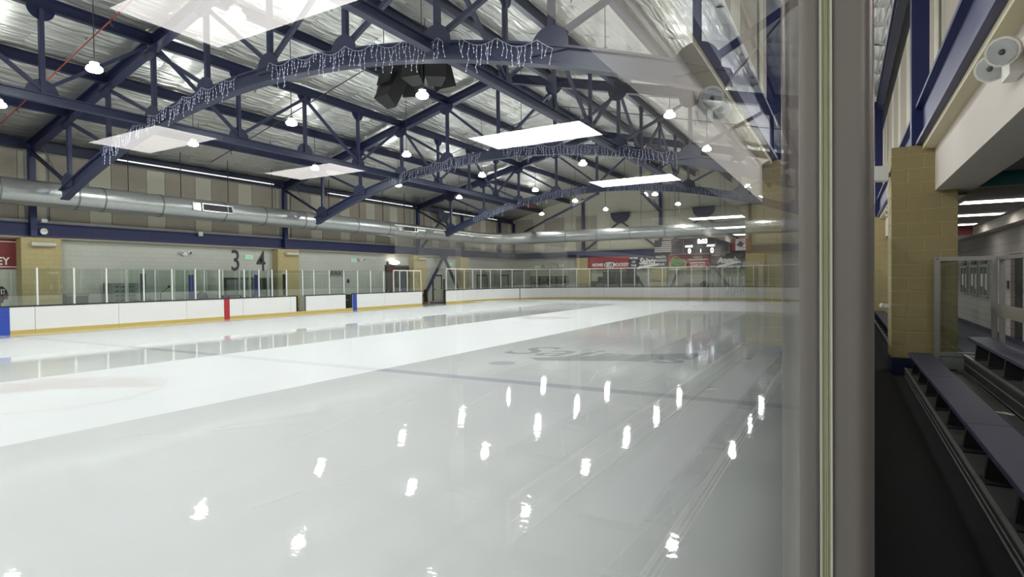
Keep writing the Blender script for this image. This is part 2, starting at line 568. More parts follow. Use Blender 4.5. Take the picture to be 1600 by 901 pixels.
def wall_left():
    w = obj('wall_left', MB().box(WL - 0.3, WL, YB, YF, 0, 3.78), blockw, None, 'structure')
    obj('upper_wall', MB().box(WL - 0.3, WL, YB, YF, 3.78, EAVE + 0.25), ledge, w)
    for b in range(-2, 4):
        y0 = TY[0] + 12.2 * b
        seq = [(0.12, 0.62, cream)] + [None] * 0
        edges = [(0.72, 2.2, tan), (2.2, 3.1, cream), (3.1, 4.64, tan), (4.64, 5.5, cream), (5.5, 7.02, tan), (7.02, 7.9, cream),
                 (7.9, 9.42, tan), (9.42, 10.28, cream), (10.28, 11.86, tan), (11.86, 12.08, cream)]
        for a, c, m in seq + edges:
            if y0 + a > YF - 0.1 or y0 + c < YB:
                continue
            obj('panel', MB().box(WL + 0.002, WL + 0.07, y0 + a + 0.012, min(y0 + c - 0.012, YF - 0.05), 4.46, 7.22), m, w)
    return w
wl = wall_left()

# navy beam along the left wall, on top of the block work
bl = MB()
bl.ibeam((WL + 0.28, YB, 4.06), (WL + 0.28, YF, 4.06), 0.3, 0.56, 0.04, 0.03)
obj('trim_1', bl, navy_b, None, 'structure')
obj('trim_9', MB().box(WL, WL + 0.28, YB, YF, 4.345, 4.46), ledge, None, 'structure')
obj('trim_2', MB().box(WL, WL + 0.34, YB, YF, 3.72, 3.78), creamw, None, 'structure')

# far wall
def wall_far():
    w = obj('wall_far', MB().box(WL, 9.6, YF, YF + 0.3, 0, 3.78), blockx, None, 'structure')
    top = MB()
    top.prism([(WL, 3.78), (WR + 8.3, 3.78), (WR + 8.3, EAVE), (WR, EAVE), (XC, roofz(XC) + 0.9), (WL, EAVE + 0.3)], (0, YF + 0.3, 0), (1, 0, 0), (0, 0, 1), 0.3)
    obj('upper_wall', top, cream, w)
    x = WL + 0.5
    i = 0
    while x < WR - 2:
        wd = (2.1, 1.2)[i % 2] if i < 6 else (5.6, 1.0)[i % 2]
        if i < 6:
            obj('panel', MB().box(x, x + wd - 0.03, YF - 0.06, YF - 0.002, 4.46, 7.6), (tan, cream)[i % 2], w)
        else:
            obj('panel', MB().box(x, x + wd - 0.03, YF - 0.06, YF - 0.002, 4.46, 7.6), cream, w)
        x += wd; i += 1
    return w
wf = wall_far()
bf = MB().ibeam((WL, YF - 0.18, 4.06), (WR, YF - 0.18, 4.06), 0.3, 0.56, 0.04, 0.03)
obj('trim_3', bf, navy_b, None, 'structure')
obj('wall_back', MB().box(WL, 9.6, YB - 0.3, YB, 0, 11.6), blockx, None, 'structure')

# right side: wall above the pillars, with the same panels
def wall_right():
    w = obj('wall_right', MB().box(WR, WR + 0.3, YB, YF, 3.78, EAVE + 0.25), ledge, None, 'structure')
    for b in range(-2, 4):
        y0 = TY[0] + 12.2 * b
        for a, c, m in ((0.12, 0.72, cream), (0.72, 2.2, tan), (2.2, 3.1, cream), (3.1, 4.64, tan), (4.64, 5.5, cream), (5.5, 7.02, tan),
                        (7.02, 7.9, cream), (7.9, 9.42, tan), (9.42, 10.28, cream), (10.28, 11.86, tan), (11.86, 12.08, cream)):
            if y0 + a > YF - 0.1 or y0 + c < YB:
                continue
            obj('panel', MB().box(WR - 0.07, WR - 0.002, y0 + a + 0.012, y0 + c - 0.012, 4.46, 7.22), m, w)
    return w
wr = wall_right()
obj('trim_4', MB().ibeam((1.02, YB, 4.07), (1.02, YF, 4.07), 0.2, 0.6, 0.05, 0.03), navy_b, None, 'structure')
obj('trim_5', MB().box(1.0, 1.3, YB, YF, 3.70, 3.768), creamw, None, 'structure')
# boxed bulkhead over the walkway edge
obj('trim_6', MB().box(1.15, 1.64, -8, 10.9, 3.08, 3.70), bulk, None, 'structure')
obj('trim_6', MB().box(1.15, 1.64, 11.35, 46, 3.08, 3.70), bulk, None, 'structure')

# lobby
def lobby():
    c = obj('ceiling', MB().box(1.64, 9.6, -8, 46, 3.3, 3.45), lobbyc, None, 'structure')
    w = obj('wall_lobby', MB().box(3.75, 4.0, 19.6, 34, 0.05, 3.3), lobbyw, None, 'structure')
    obj('wall_lobby', MB().box(3.75, 4.0, 9.5, 18.4, 0.05, 3.3), lobbyw, None, 'structure')
    obj('wall_lobby', MB().box(3.75, 4.0, 18.4, 19.6, 2.35, 3.3), lobbyw, None, 'structure')
    obj('baseboard_lobby', MB().box(3.72, 3.748, 9.5, 34, 0.07, 0.2), pad_k, None, 'structure')
    obj('trim_7', MB().box(3.45, 3.748, 12.0, 34, 3.05, 3.298), bulk, None, 'structure')
    obj('wall_lobby', MB().box(1.6, 3.75, 34, 34.3, 0.05, 3.3), lobbyw, None, 'structure')
    obj('wall_lobby', MB().box(3.75, 9.6, 9.3, 9.5, 0.05, 3.3), lobbyw, None, 'structure')
    obj('wall_lobby', MB().box(9.4, 9.6, -8, 9.3, 0.05, 3.3), lobbyw, None, 'structure')
    obj('wall_lobby', MB().box(1.3, 9.6, -8.2, -8, 0.05, 3.3), lobbyw, None, 'structure')
    # header across the lobby beside the pillar
    h = obj('trim_8', MB().box(1.645, 3.745, 10.62, 11.9, 3.08, 3.296), plankm, None, 'structure')
    obj('teal_face', MB().box(1.645, 3.745, 10.58, 10.615, 3.10, 3.296), teal, h)
    d = obj('door_1', MB().box(3.83, 3.9, 18.43, 19.57, 0.07, 2.33), black, None, 'structure')
    obj('handle', MB().box(3.80, 3.83, 19.4, 19.46, 1.05, 1.25), chrome, d)
lobby()
tag(obj('lobby_sign', MB().box(2.9, 3.33, 22.0, 22.05, 3.02, 3.298), banner_d), 'dark red sign hanging under the lobby ceiling', 'sign')
for i, y in enumerate((22.2, 23.8, 25.6)):
    names = ('glazed notice case on the lobby wall, nearest the dark doorway', 'glazed notice case on the lobby wall, middle of three',
             'glazed notice case on the lobby wall, closest to the yellow pillar')
    t = thing('notice_case', names[i], 'notice board', (3.74, y, 1.15), 'notice cases on the lobby wall')
    fr = MB()
    fr.box(3.70, 3.748, y, y + 1.25, 1.13, 1.19); fr.box(3.70, 3.748, y, y + 1.25, 2.06, 2.12)
    fr.box(3.70, 3.748, y, y + 0.06, 1.19, 2.06); fr.box(3.70, 3.748, y + 1.19, y + 1.25, 1.19, 2.06)
    fr.box(3.70, 3.748, y + 0.6, y + 0.65, 1.19, 2.06)
    obj('frame', fr, alum, t)
    obj('backing', MB().box(3.735, 3.749, y + 0.06, y + 1.19, 1.19, 2.06), dkgrey, t)
    obj('nameplate', MB().box(3.71, 3.748, y + 0.3, y + 0.95, 2.16, 2.32), dkgrey, t)
    for q in range(3):
        obj('sheet', MB().box(3.728, 3.734, y + 0.12 + q * 0.36, y + 0.40 + q * 0.36, 1.35 + 0.05 * q, 1.85), (paper, ledge, paper)[q], t)
t = thing('wall_switch', 'small black switch plate on lobby wall beside the dark doorway', 'switch', (3.74, 19.85, 1.5))
obj('plate', MB().box(3.733, 3.749, 19.75, 19.95, 1.45, 1.66), black, t)
obj('rocker', MB().box(3.725, 3.733, 19.8, 19.9, 1.5, 1.6), dkgrey, t)

# lobby ceiling light panels (seen directly, mirrored in the near glass, two added unseen)
def troffer(x0, x1, yc, label):
    t = thing('ceiling_light', label, 'ceiling light', ((x0 + x1) / 2, yc, 3.3), 'fluorescent panels in the lobby ceiling')
    fr = MB()
    fr.box(x0 - .03, x1 + .03, yc - .33, yc - .3, 3.265, 3.299); fr.box(x0 - .03, x1 + .03, yc + .3, yc + .33, 3.265, 3.299)
    fr.box(x0 - .03, x0, yc - .3, yc + .3, 3.265, 3.299); fr.box(x1, x1 + .03, yc - .3, yc + .3, 3.265, 3.299)
    obj('frame', fr, white, t)
    obj('diffuser', MB().box(x0, x1, yc - .3, yc + .3, 3.268, 3.285), panel_l, t)
for i, y in enumerate((1.88, 5.15, 8.3, 14.6, 17.75, 21.0)):
    troffer(2.03, 3.24, y, ('rectangular light panel mirrored large at the top of the glass', 'rectangular light panel mirrored right of the speaker cluster',
            'long light panel mirrored above the scoreboard', 'bright lobby light panel beside the yellow pillar, first behind the teal header',
            'lobby light panel beyond the pillar, second behind the teal header', 'lobby light panel farthest down the corridor')[i])
for y, lb in ((-1.4, 'just behind the viewer'), (-4.6, 'far behind the viewer')):  # unseen panels added behind the viewer to brighten the glass post
    troffer(2.03, 3.24, y, 'unseen light panel added to brighten the glass post, ' + lb)
for i, y in enumerate((3.25, 5.28)):
    troffer(5.33, 6.55, y, ('light panel mirrored over the near arched truss foot', 'light panel mirrored over the second arched truss foot')[i])

# ------------------------------------------------------------------ roof: foil strips and purlins
roof = MB()
for s in (-1, 1):
    xe = XC + s * 15.3
    roof.add([(XC, YB, roofz(XC) + 0.85), (XC, YF, roofz(XC) + 0.85), (xe, YF, roofz(xe) + 0.85), (xe, YB, roofz(xe) + 0.85)], [(0, 1, 2, 3)])
ceil = obj('ceiling', roof, seam, None, 'structure')

def foil_mesh(seed):
    rnd = random.Random(seed)
    W = 1.22
    nu, nv = 64, 7
    vs = []; fs = []
    ph = [rnd.uniform(0, 6.28) for _ in range(8)]
    for i in range(nu + 1):
        u = 15.2 * i / nu
        frac = (u / (NODE * math.sqrt(1 + SLOPE ** 2))) % 1.0
        sag = 0.06 * math.sin(PI * frac)
        for j in range(nv + 1):
            v = W * j / nv
            edge = math.sin(PI * j / nv)
            z = -sag - 0.035 * edge - 0.012 * math.sin(9 * u + ph[0] + 1.3 * math.sin(2.1 * v + ph[1])) - 0.010 * math.sin(15.0 * u + ph[2] + 2.0 * v * edge + ph[3])
            z -= 0.012 * math.sin(4.3 * u + ph[4]) * edge
            vs.append((u, v, z))
    for i in range(nu):
        for j in range(nv):
            a = i * (nv + 1) + j
            fs.append((a, a + nv + 1, a + nv + 2, a + 1))
    me = bpy.data.meshes.new('foil_strip')
    me.from_pydata(vs, [], fs)
    me.materials.append(foil)
    me.polygons.foreach_set('use_smooth', [True] * len(me.polygons))
    me.update()
    return me
FM = [foil_mesh(s) for s in range(5)]
ang = math.atan(SLOPE)
y = YB
i = 0
while y < YF:
    for s in (-1, 1):
        o = bpy.data.objects.new('foil_strip', FM[(i * 2 + (s > 0)) % 5])
        C.objects.link(o)
        o.parent = ceil
        # local u runs down the slope from the ridge, v along the building
        zr = roofz(XC) + 0.62
        ux = Vector((s * math.cos(ang), 0, -math.sin(ang)))
        vy = Vector((0, 1, 0))
        nz = Vector((s * math.sin(ang), 0, math.cos(ang)))
        o.matrix_world = Matrix(((ux.x, vy.x, nz.x, XC), (ux.y, vy.y, nz.y, y), (ux.z, vy.z, nz.z, zr), (0, 0, 0, 1)))
    y += 1.22; i += 1
for k in range(-5, 6):
    x = nx(k)
    if k == -5: x = WL + 0.3
    if k == 5: x = WR - 0.3
    z = roofz(x) + 0.32
    pm = MB().ibeam((x, YB, z), (x, YF, z), 0.18, 0.36, 0.03, 0.02)
    obj('purlin', pm, blue_d, ceil)

# glowing bars stand in for daylight through the gap along the left eave
for b in range(3):
    y0 = TY[b] + 1.0
    obj('eave_strip', MB().bar((WL + 0.75, y0 + 2.0, 7.36), (WL + 0.75, y0 + 10.2, 7.36), 0.06, 0.05), sky_gap, ceil)

# ------------------------------------------------------------------ trusses
def gusset(mb, x, y, z, r, up, th=0.03):
    mb.prism(halfdisc(r, 14, up, 0.12), (x, y + th / 2, z), (1, 0, 0), (0, 0, 1), th)

def make_truss(Y, label):
    t = thing('roof_truss', label, 'roof truss', (XC, Y, 5.0), 'arched blue roof trusses')
    for s in (-1, 1):
        xe = XC + s * 14.7
        r = MB().ibeam((XC, Y, roofz(XC) + 0.19), (xe, Y, roofz(xe) + 0.19), 0.3, 0.4, 0.04, 0.03)
        obj('rafter', r, blue_d, t)
    a = MB()
    n = 40
    x0 = XC - 12.1
    pts = [(x0 + 24.2 * i / n) for i in range(n + 1)]
    secs = ((0, 0.08, 0.28, 0.0), (-0.4, 0.08, 0.28, 0.0))
    for (dz0, dz1, hw) in ((-0.05, 0.0, 0.15), (-0.42, -0.37, 0.15), (-0.38, -0.04, 0.05)):
        vs = []; fs = []
        for x in pts:
            z = archz(x)
            sl = -2 * 0.0161 * (x - XC)
            nrm = Vector((-sl, 0, 1)).normalized()
            p = Vector((x, Y, z))
            for dd, yy in ((dz0, -hw), (dz0, hw), (dz1, hw), (dz1, -hw)):
                q = p + nrm * dd
                vs.append((q.x, Y + yy, q.z))
        for i in range(n):
            for k in range(4):
                k2 = (k + 1) % 4
                fs.append((i * 4 + k, i * 4 + k2, i * 4 + 4 + k2, i * 4 + 4 + k))
        fs += [(3, 2, 1, 0), (n * 4, n * 4 + 1, n * 4 + 2, n * 4 + 3)]
        a.add(vs, fs)
    obj('arch_chord', a, blue, t)
    for k in range(-4, 5):
        x = nx(k)
        zt = roofz(x); zb = archz(x)
        obj('vertical', MB().bar((x, Y, zb - 0.03), (x, Y, zt + 0.05), 0.13, 0.13, (0, 1, 0)), blue, t)
        g = MB(); gusset(g, x, Y - 0.09, zb - 0.05, 0.42, True)
        obj('gusset', g, blue, t)
        g = MB(); gusset(g, x, Y - 0.09, zt + 0.04, 0.40, False)
        obj('gusset', g, blue_d, t)
        if k >= 0 and k < 4:
            obj('diagonal', MB().bar((x, Y, zb + 0.1), (nx(k + 1), Y, roofz(nx(k + 1)) - 0.05), 0.11, 0.11, (0, 1, 0)), blue, t)
        if k <= 0 and k > -4:
            obj('diagonal', MB().bar((x, Y, zb + 0.1), (nx(k - 1), Y, roofz(nx(k - 1)) - 0.05), 0.11, 0.11, (0, 1, 0)), blue, t)
    for s in (-1, 1):
        xw = XC + s * 14.6
        obj('strut', MB().bar((xw, Y, EAVE - 0.05), (nx(4 * s), Y, archz(nx(4 * s)) - 0.1), 0.11, 0.11, (0, 1, 0)), blue_d, t)
        xg = xw - s * 0.5
        obj('tie_rod', MB().tube([(xg, Y + 0.12, EAVE + 0.25), (xg - s * 2.1, Y + 0.12, archz(xg - s * 2.1) - 0.2)], 0.022, 6), alum, t)
    return t
TL = ('blue arched roof truss nearest the camera, icicle lights on its arch', 'second blue arched roof truss, just behind the black speaker cluster',
      'farthest blue arched roof truss, in front of the far wall')
trusses = [make_truss(Y, TL[i]) for i, Y in enumerate(TY[:3])]

# wall columns
def column(x, y, label, z0=3.78, group='blue wall columns', z1=None, f=0.11):
    m = MB()
    z1 = z1 or EAVE + 0.15
    m.box(x - 0.11, x + 0.11, y - 0.11, y - 0.085, z0, z1); m.box(x - 0.11, x + 0.11, y + 0.085, y + 0.11, z0, z1)
    m.box(x - 0.02, x + 0.02, y - 0.085, y + 0.085, z0, z1)
    m.box(x + 0.085, x + 0.11, y - 0.085, y + 0.085, z0, z1)
    m.box(x - 0.11, x - 0.085, y - 0.085, y + 0.085, z0, z1)
    return tag(obj('wall_column', m, navy_b), label, 'column', group)
nm = ('nearest the red banner', 'beside the painted number 4', 'left of the chevron brace above the ice resurfacer gap', 'in the corner with the far wall')
for i, Y in enumerate(TY):
    column(WL + 0.42, Y, 'navy steel column on left wall, ' + nm[i])
    column(0.98, Y, 'navy steel column above right pillars, ' + ('on the large yellow pillar', 'on the second pillar, just right of the glass post', 'third along the right side', 'last along the right side')[i], 3.772)
column(WL + 0.42, 41.1, 'navy steel column on left wall, right of the chevron brace')
for i, x in enumerate((WL + 0.5, -21.0, XC, -6.6)):
    column(x, YF - 0.25, 'navy steel column on far wall, ' + ('in the corner', 'left of the red hockey banner', 'behind the striped flag', 'right of the scoreboard')[i], 3.78, z1=roofz(x) + 0.1)

# longitudinal bracing frames between the trusses
def long_frame(k, ya, yb, label):
    x = nx(k); zb = archz(x) - 0.05; zt = roofz(x) + 0.14
    t = thing('bracing_frame', label, 'bracing frame', (x, (ya + yb) / 2, zb), 'blue bracing frames along the roof')
    obj('bottom_beam', MB().ibeam((x, ya + 0.25, zb - 0.12), (x, yb - 0.25, zb - 0.12), 0.2, 0.26, 0.03, 0.02), blue, t)
    n = 4
    L = (yb - ya) / n
    for i in range(1, n):
        y = ya + L * i
        obj('vertical', MB().bar((x, y, zb), (x, y, zt), 0.12, 0.12, (1, 0, 0)), blue, t)
        g = MB().prism(halfdisc(0.40, 14, True, 0.0), (x - 0.02, y, zb), (0, 1, 0), (0, 0, 1), 0.03)
        obj('gusset', g, blue, t)
        g = MB().prism(halfdisc(0.34, 14, False, 0.0), (x - 0.02, y, zt + 0.02), (0, 1, 0), (0, 0, 1), 0.03)
        obj('gusset', g, blue_d, t)
    for (i0, top0), (i1, top1) in (((0, 1), (1, 0)), ((1, 0), (2, 1)), ((2, 1), (3, 0)), ((3, 0), (4, 1))):
        y0, y1 = ya + L * i0, ya + L * i1
        y0 += 0.2 if i0 == 0 else 0
        y1 -= 0.2 if i1 == 4 else 0
        obj('diagonal', MB().bar((x, y0, zt - 0.1 if top0 else zb + 0.1), (x, y1, zt - 0.1 if top1 else zb + 0.1), 0.1, 0.1, (1, 0, 0)), blue, t)
    return t
for k, sd in ((-2, 'left'), (2, 'right')):
    for i, (a, b) in enumerate(((-1.5, 10.7), (10.7, 22.9), (22.9, 35.1))):
        long_frame(k, a, b, 'blue bracing frame %s of the ridge, %s' % (sd, ('overhead, before the first truss', 'between first and second trusses', 'between second and third trusses', 'between third and last trusses')[i]))

# ridge and wall chevron braces
def brace_set(name, label, bars, gus=(), cat='brace', m=None):
    p0 = bars[0][0]
    t = thing(name, label, cat, p0)
    for p, q, w in bars:
        obj('brace_bar', MB().bar(p, q, w, w * 0.8), m or blue, t)
    for c, r, ax in gus:
        obj('gusset', MB().prism(halfdisc(r, 14, False, 0.1), c, ax, (0, 0, 1), 0.04), blue_d, t)
    return t
xb = WL + 0.64
brace_set('chevron_brace', 'blue chevron brace on left wall above the ice resurfacer gap',
          [((xb, 38.1, 3.75), (xb, 35.5, 0.6), 0.2), ((xb, 38.1, 3.75), (xb, 40.7, 0.05), 0.2), ((xb, 38.1, 6.9), (xb, 35.3, 4.35), 0.16), ((xb, 38.1, 6.9), (xb, 40.9, 4.35), 0.16)],
          [((xb, 38.1, 7.2), 0.75, (0, 1, 0)), ((xb, 38.1, 3.9), 0.5, (0, 1, 0))])
yb_ = YF - 0.3
brace_set('chevron_brace', 'blue chevron brace on far wall over the banners',
          [((-17.4, yb_, 6.9), (-20.8, yb_, 4.4), 0.16), ((-17.4, yb_, 6.9), (-14.0, yb_, 4.4), 0.16), ((-17.3, yb_, 3.7), (-15.2, yb_, 0.9), 0.2)],
          [((-17.4, yb_, 7.6), 0.9, (1, 0, 0))])
brace_set('chevron_brace', 'blue chevron brace on far wall behind the scoreboard',
          [((-10.2, yb_, 6.9), (-13.6, yb_, 4.4), 0.16), ((-10.2, yb_, 6.9), (-6.8, yb_, 4.4), 0.16), ((-12.2, yb_, 2.6), (-12.9, yb_, 1.0), 0.2), ((-9.2, yb_, 2.4), (-8.2, yb_, 1.0), 0.2)],
          [((-10.2, yb_, 7.6), 0.9, (1, 0, 0))])
brace_set('plan_brace', 'lit diagonal brace from farthest truss centre to the far left corner', [((XC, 35.3, 7.3), (-25.6, 47.1, 6.2), 0.17)])
brace_set('plan_brace', 'dark diagonal brace from farthest truss to the far wall column', [((nx(1), 35.3, 7.2), (XC, YF - 0.4, 7.6), 0.26)], m=blue_d)

# ------------------------------------------------------------------ icicle light strings on the arches
def icicles(Y, x0, x1, label, seed, dens=0.11):
    rnd = random.Random(seed)
    t = thing('string_lights', label, 'string lights', (x0, Y - 0.2, archz(x0)), 'icicle light strings on the arches')
    w = MB(); bl = MB()
    yy = Y - 0.19
    x = x0; main = []
    sw = 0.95
    while x <= x1:
        f = ((x - x0) % sw) / sw
        main.append((x, yy, archz(x) + 0.03 - 0.16 * math.sin(PI * f)))
        x += sw / 8
    for a in range(len(main) - 1):
        w.tube([main[a], main[a + 1]], 0.009, 3, False)
    x = x0
    while x < x1:
        f = ((x - x0) % sw) / sw
        z = archz(x) + 0.03 - 0.16 * math.sin(PI * f)
        L = rnd.choice((0.18, 0.3, 0.42, 0.6, 0.36))
        p = Vector((x, yy, z))
        nseg = max(2, int(L / 0.1))
        for s in range(nseg):
            q = p + Vector((rnd.uniform(-0.045, 0.045), rnd.uniform(-0.02, 0.0), -L / nseg))
            w.tube([p, q], 0.007, 3, False)
            bl.octa(q, 0.016)
            p = q
        x += dens * rnd.uniform(0.8, 1.3)
    o = obj('wire', w, wirem, t); o['kind'] = 'stuff'
    o = obj('bulbs', bl, bulbm, t); o['kind'] = 'stuff'
icicles(10.7, -22.4, -15.0, 'icicle lights on the left half of the nearest arch', 1)
icicles(10.7, -13.6, -7.7, 'icicle lights near the middle of the nearest arch', 2)
icicles(10.7, -7.3, -4.95, 'short icicle lights right of centre on the nearest arch', 3, 0.11)
icicles(22.9, -20.2, -14.6, 'icicle lights on the left half of the second arch', 4, 0.12)
icicles(22.9, -13.4, -5.6, 'icicle lights on the right half of the second arch', 5, 0.12)
icicles(35.1, -23.2, -14.4, 'icicle lights on the left half of the third arch', 6, 0.15)
icicles(35.1, -13.0, -5.0, 'icicle lights on the right half of the third arch', 7, 0.15)

# ------------------------------------------------------------------ hanging lamps
LZ = 7.3
def make_lamp(x, y):
    t = thing('hanging_lamp', 'lamp', 'lamp', (x, y, LZ), 'round lamps hanging over the ice')
    m = MB(); m.lathe([(0.15, -0.02), (0.185, 0.015), (0.185, 0.055), (0.16, 0.095), (0.105, 0.13)], (x, y, LZ), 20)
    obj('lens', m, lens, t, smooth=True)
    m = MB(); m.lathe([(0.10, 0.131), (0.11, 0.2), (0.05, 0.27), (0.02, 0.30)], (x, y, LZ), 14)
    obj('housing', m, white, t, smooth=True)
    m = MB(); m.tube([(x, y, LZ + 0.30), (x, y, roofz(x) + 0.3)], 0.012, 6)
    obj('rod', m, rod, t)
    ld = bpy.data.lights.new('lamp_light', 'AREA')
    ld.shape = 'DISK'; ld.size = 0.28; ld.energy = LAMP_WATTS; ld.color = (0.985, 1, 0.99)
    lo = bpy.data.objects.new('lamp_light', ld)
    C.objects.link(lo); lo.parent = t; lo.location = (0, 0, -0.03)
    return t
lamp0 = None
cols = ('over the left boards', 'left of the ridge', 'right of the ridge', 'nearest the glass')
rows = ('far behind the camera', 'behind the camera', 'beside the camera', 'first row ahead', 'second row ahead', 'third row ahead', 'fourth row ahead', 'fifth row ahead', 'sixth row ahead', 'row closest to the far wall')
for r in range(-2, 8):
    for ci, k in enumerate((-3, -1, 1, 3)):
        x, y = nx(k), 1.55 + 6.1 * r
        if lamp0 is None:
            o = lamp0 = make_lamp(x, y)
        else:
            o = copy_tree(lamp0)
            dz = roofz(x) - roofz(lamp0.location.x)
            o.location = (x, y, LZ)
            if abs(dz) > 0.01:
                for ch in o.children:
                    if ch.name.startswith('rod'):
                        ch.data = ch.data.copy()
                        for v in ch.data.vertices:
                            if v.co.z > 1: v.co.z += dz
        o['label'] = 'round hanging lamp, %s, %s' % (rows[r + 2], cols[ci])

# ------------------------------------------------------------------ speaker cluster
t = thing('speaker_cluster', 'black speaker cluster hanging under the roof ridge', 'speakers', (XC, 17.0, 10.2))
def speaker_box(c, yawd, pit, w=0.75, d=0.6, h=1.1):
    m = MB()
    q = [(-w / 2, -d / 2), (w / 2, -d / 2), (w * 0.32, d / 2), (-w * 0.32, d / 2)]
    M3 = Matrix.Translation(c) @ Matrix.Rotation(R(yawd), 4, 'Z') @ Matrix.Rotation(R(pit), 4, 'X')
    vs = [M3 @ Vector((a, b, z)) for z in (-h / 2, h / 2) for a, b in q]
    m.add(vs, [(3, 2, 1, 0), (4, 5, 6, 7)] + [(i, (i + 1) % 4, 4 + (i + 1) % 4, 4 + i) for i in range(4)])
    bx_ = obj('speaker_box', m, blackp, t)
    g = MB()
    vs = [M3 @ Vector((a, -d / 2 - 0.012, z)) for a, z in ((-w * .44, -h * .46), (w * .44, -h * .46), (w * .44, h * .46), (-w * .44, h * .46))]
    vs += [M3 @ Vector((a, -d / 2 - 0.001, z)) for a, z in ((-w * .44, -h * .46), (w * .44, -h * .46), (w * .44, h * .46), (-w * .44, h * .46))]
    g.add(vs, [(0, 1, 2, 3), (7, 6, 5, 4)] + [(i, 4 + i, 4 + (i + 1) % 4, (i + 1) % 4) for i in range(4)])
    obj('grille', g, black, bx_)
for c, yw, pt in (((-14.85, 16.75, 9.42), -38, -16), ((-14.3, 16.3, 9.38), -10, -16), ((-14.25, 16.2, 8.72), -8, -30),
                  ((-13.25, 16.35, 9.42), 8, -16), ((-12.72, 16.75, 9.42), 40, -16), ((-13.0, 17.5, 9.45), 150, -16), ((-14.5, 17.5, 9.45), 205, -16)):
    speaker_box(Vector(c), yw, pt)
fm = MB()
for x in (-14.6, -13.7, -12.8):
    fm.bar((x, 16.1, 10.12), (x, 17.7, 10.12), 0.06, 0.06)
for y in (16.2, 16.9, 17.6):
    fm.bar((-14.9, y, 10.18), (-12.5, y, 10.18), 0.06, 0.06)
obj('hanging_frame', fm, blackp, t)
ch = MB()
for x, y in ((-14.7, 16.3), (-12.8, 16.3), (-14.7, 17.6), (-12.8, 17.6)):
    ch.tube([(x, y, 10.18), (x, y, roofz(x) + 0.4)], 0.014, 5)
    ch.tube([(x, y, 10.12), (x, y, 9.7)], 0.014, 5)
obj('chain', ch, rod, t)

# ------------------------------------------------------------------ ducts
def duct():
    zc, r = 5.34, 0.5
    t = thing('spiral_duct', 'round galvanised duct running along left wall and round to the far wall', 'duct', (-27, 20, zc - r))
    path = [(-27, YB + 0.3, zc)] + [(-27, -12 + 3 * i, zc) for i in range(19)]
    path = [p for p in path if p[1] <= 41.0]
    for k in range(13):
        a = PI - (PI / 2) * k / 12
        path.append((-23.2 + 3.8 * math.cos(a), 41.2 + 3.8 * math.sin(a), zc + 0.06 * k / 12))
    path += [(-20 + 3 * i, 45.0, zc + 0.06) for i in range(8)]
    obj('duct_pipe', MB().tube(path, r, 28), galv, t, smooth=True)
    def band(p, d):
        d = Vector(d).normalized(); p = Vector(p)
        obj('band', MB().tube([p - d * 0.03, p + d * 0.03], r + 0.014, 28), galv_d, t)
    for i, y in enumerate((6.2, 9.05, 11.55, 12.5, 14.85, 17.9, 20.2, 22.8, 23.6, 26.9, 29.8, 32.6, 33.6, 36.5, 39.8)):
        band((-27, y, zc), (0, 1, 0))
    for x in (-20.4, -17.6, -14.8, -12, -9.2, -6.4, -3.6, -1.2):
        band((x, 45, zc + 0.06), (1, 0, 0))
    for y in (16.6, 31.0, 3.0):
        v = MB()
        a = R(9)
        cx, cz = -27 + (r + 0.015) * math.cos(a), zc + (r + 0.015) * math.sin(a)
        vn = Vector((math.cos(a), 0, math.sin(a))); vu = Vector((-math.sin(a), 0, math.cos(a)))
        def slab(mb, y0, y1, u0, u1, n0, n1):
            c0 = Vector((cx, 0, cz))
            vs = [c0 + Vector((0, yy, 0)) + vu * uu + vn * nn for nn in (n0, n1) for uu in (u0, u1) for yy in (y0, y1)]
            mb.add(vs, [(0, 1, 3, 2), (4, 6, 7, 5), (0, 4, 5, 1), (2, 3, 7, 6), (0, 2, 6, 4), (1, 5, 7, 3)])
        fr = MB()
        slab(fr, y, y + 1.6, 0.15, 0.19, -0.12, 0.04); slab(fr, y, y + 1.6, -0.19, -0.15, -0.12, 0.04)
        slab(fr, y, y + 0.05, -0.15, 0.15, -0.12, 0.04); slab(fr, y + 1.55, y + 1.6, -0.15, 0.15, -0.12, 0.04)
        slab(fr, y + 1.3, y + 1.33, -0.15, 0.15, -0.12, 0.04)
        vent = obj('vent', fr, galv, t)
        sl = MB(); slab(sl, y + 0.05, y + 1.55, -0.15, 0.15, -0.1, 0.01)
        obj('grille', sl, black, vent)
        cp = MB(); slab(cp, y - 0.45, y - 0.08, -0.19, 0.19, -0.14, 0.03)
        obj('damper_box', cp, galv, vent)
    hs = MB()
    for y in (2.0, 7.6, 13.6, 15.9, 18.3, 20.9, 24.9, 27.4, 29.6, 31.8, 34.0, 37.2, 39.6):
        hs.bar((-27, y, zc + r - 0.02), (-27, y, roofz(-27) + 0.4), 0.05, 0.012)
    for x in (-20, -17, -14, -11, -8, -5):
        hs.bar((x, 45, zc + r), (x, 45, roofz(x) + 0.4), 0.02, 0.02)
    obj('hanger', hs, rod, t)
duct()

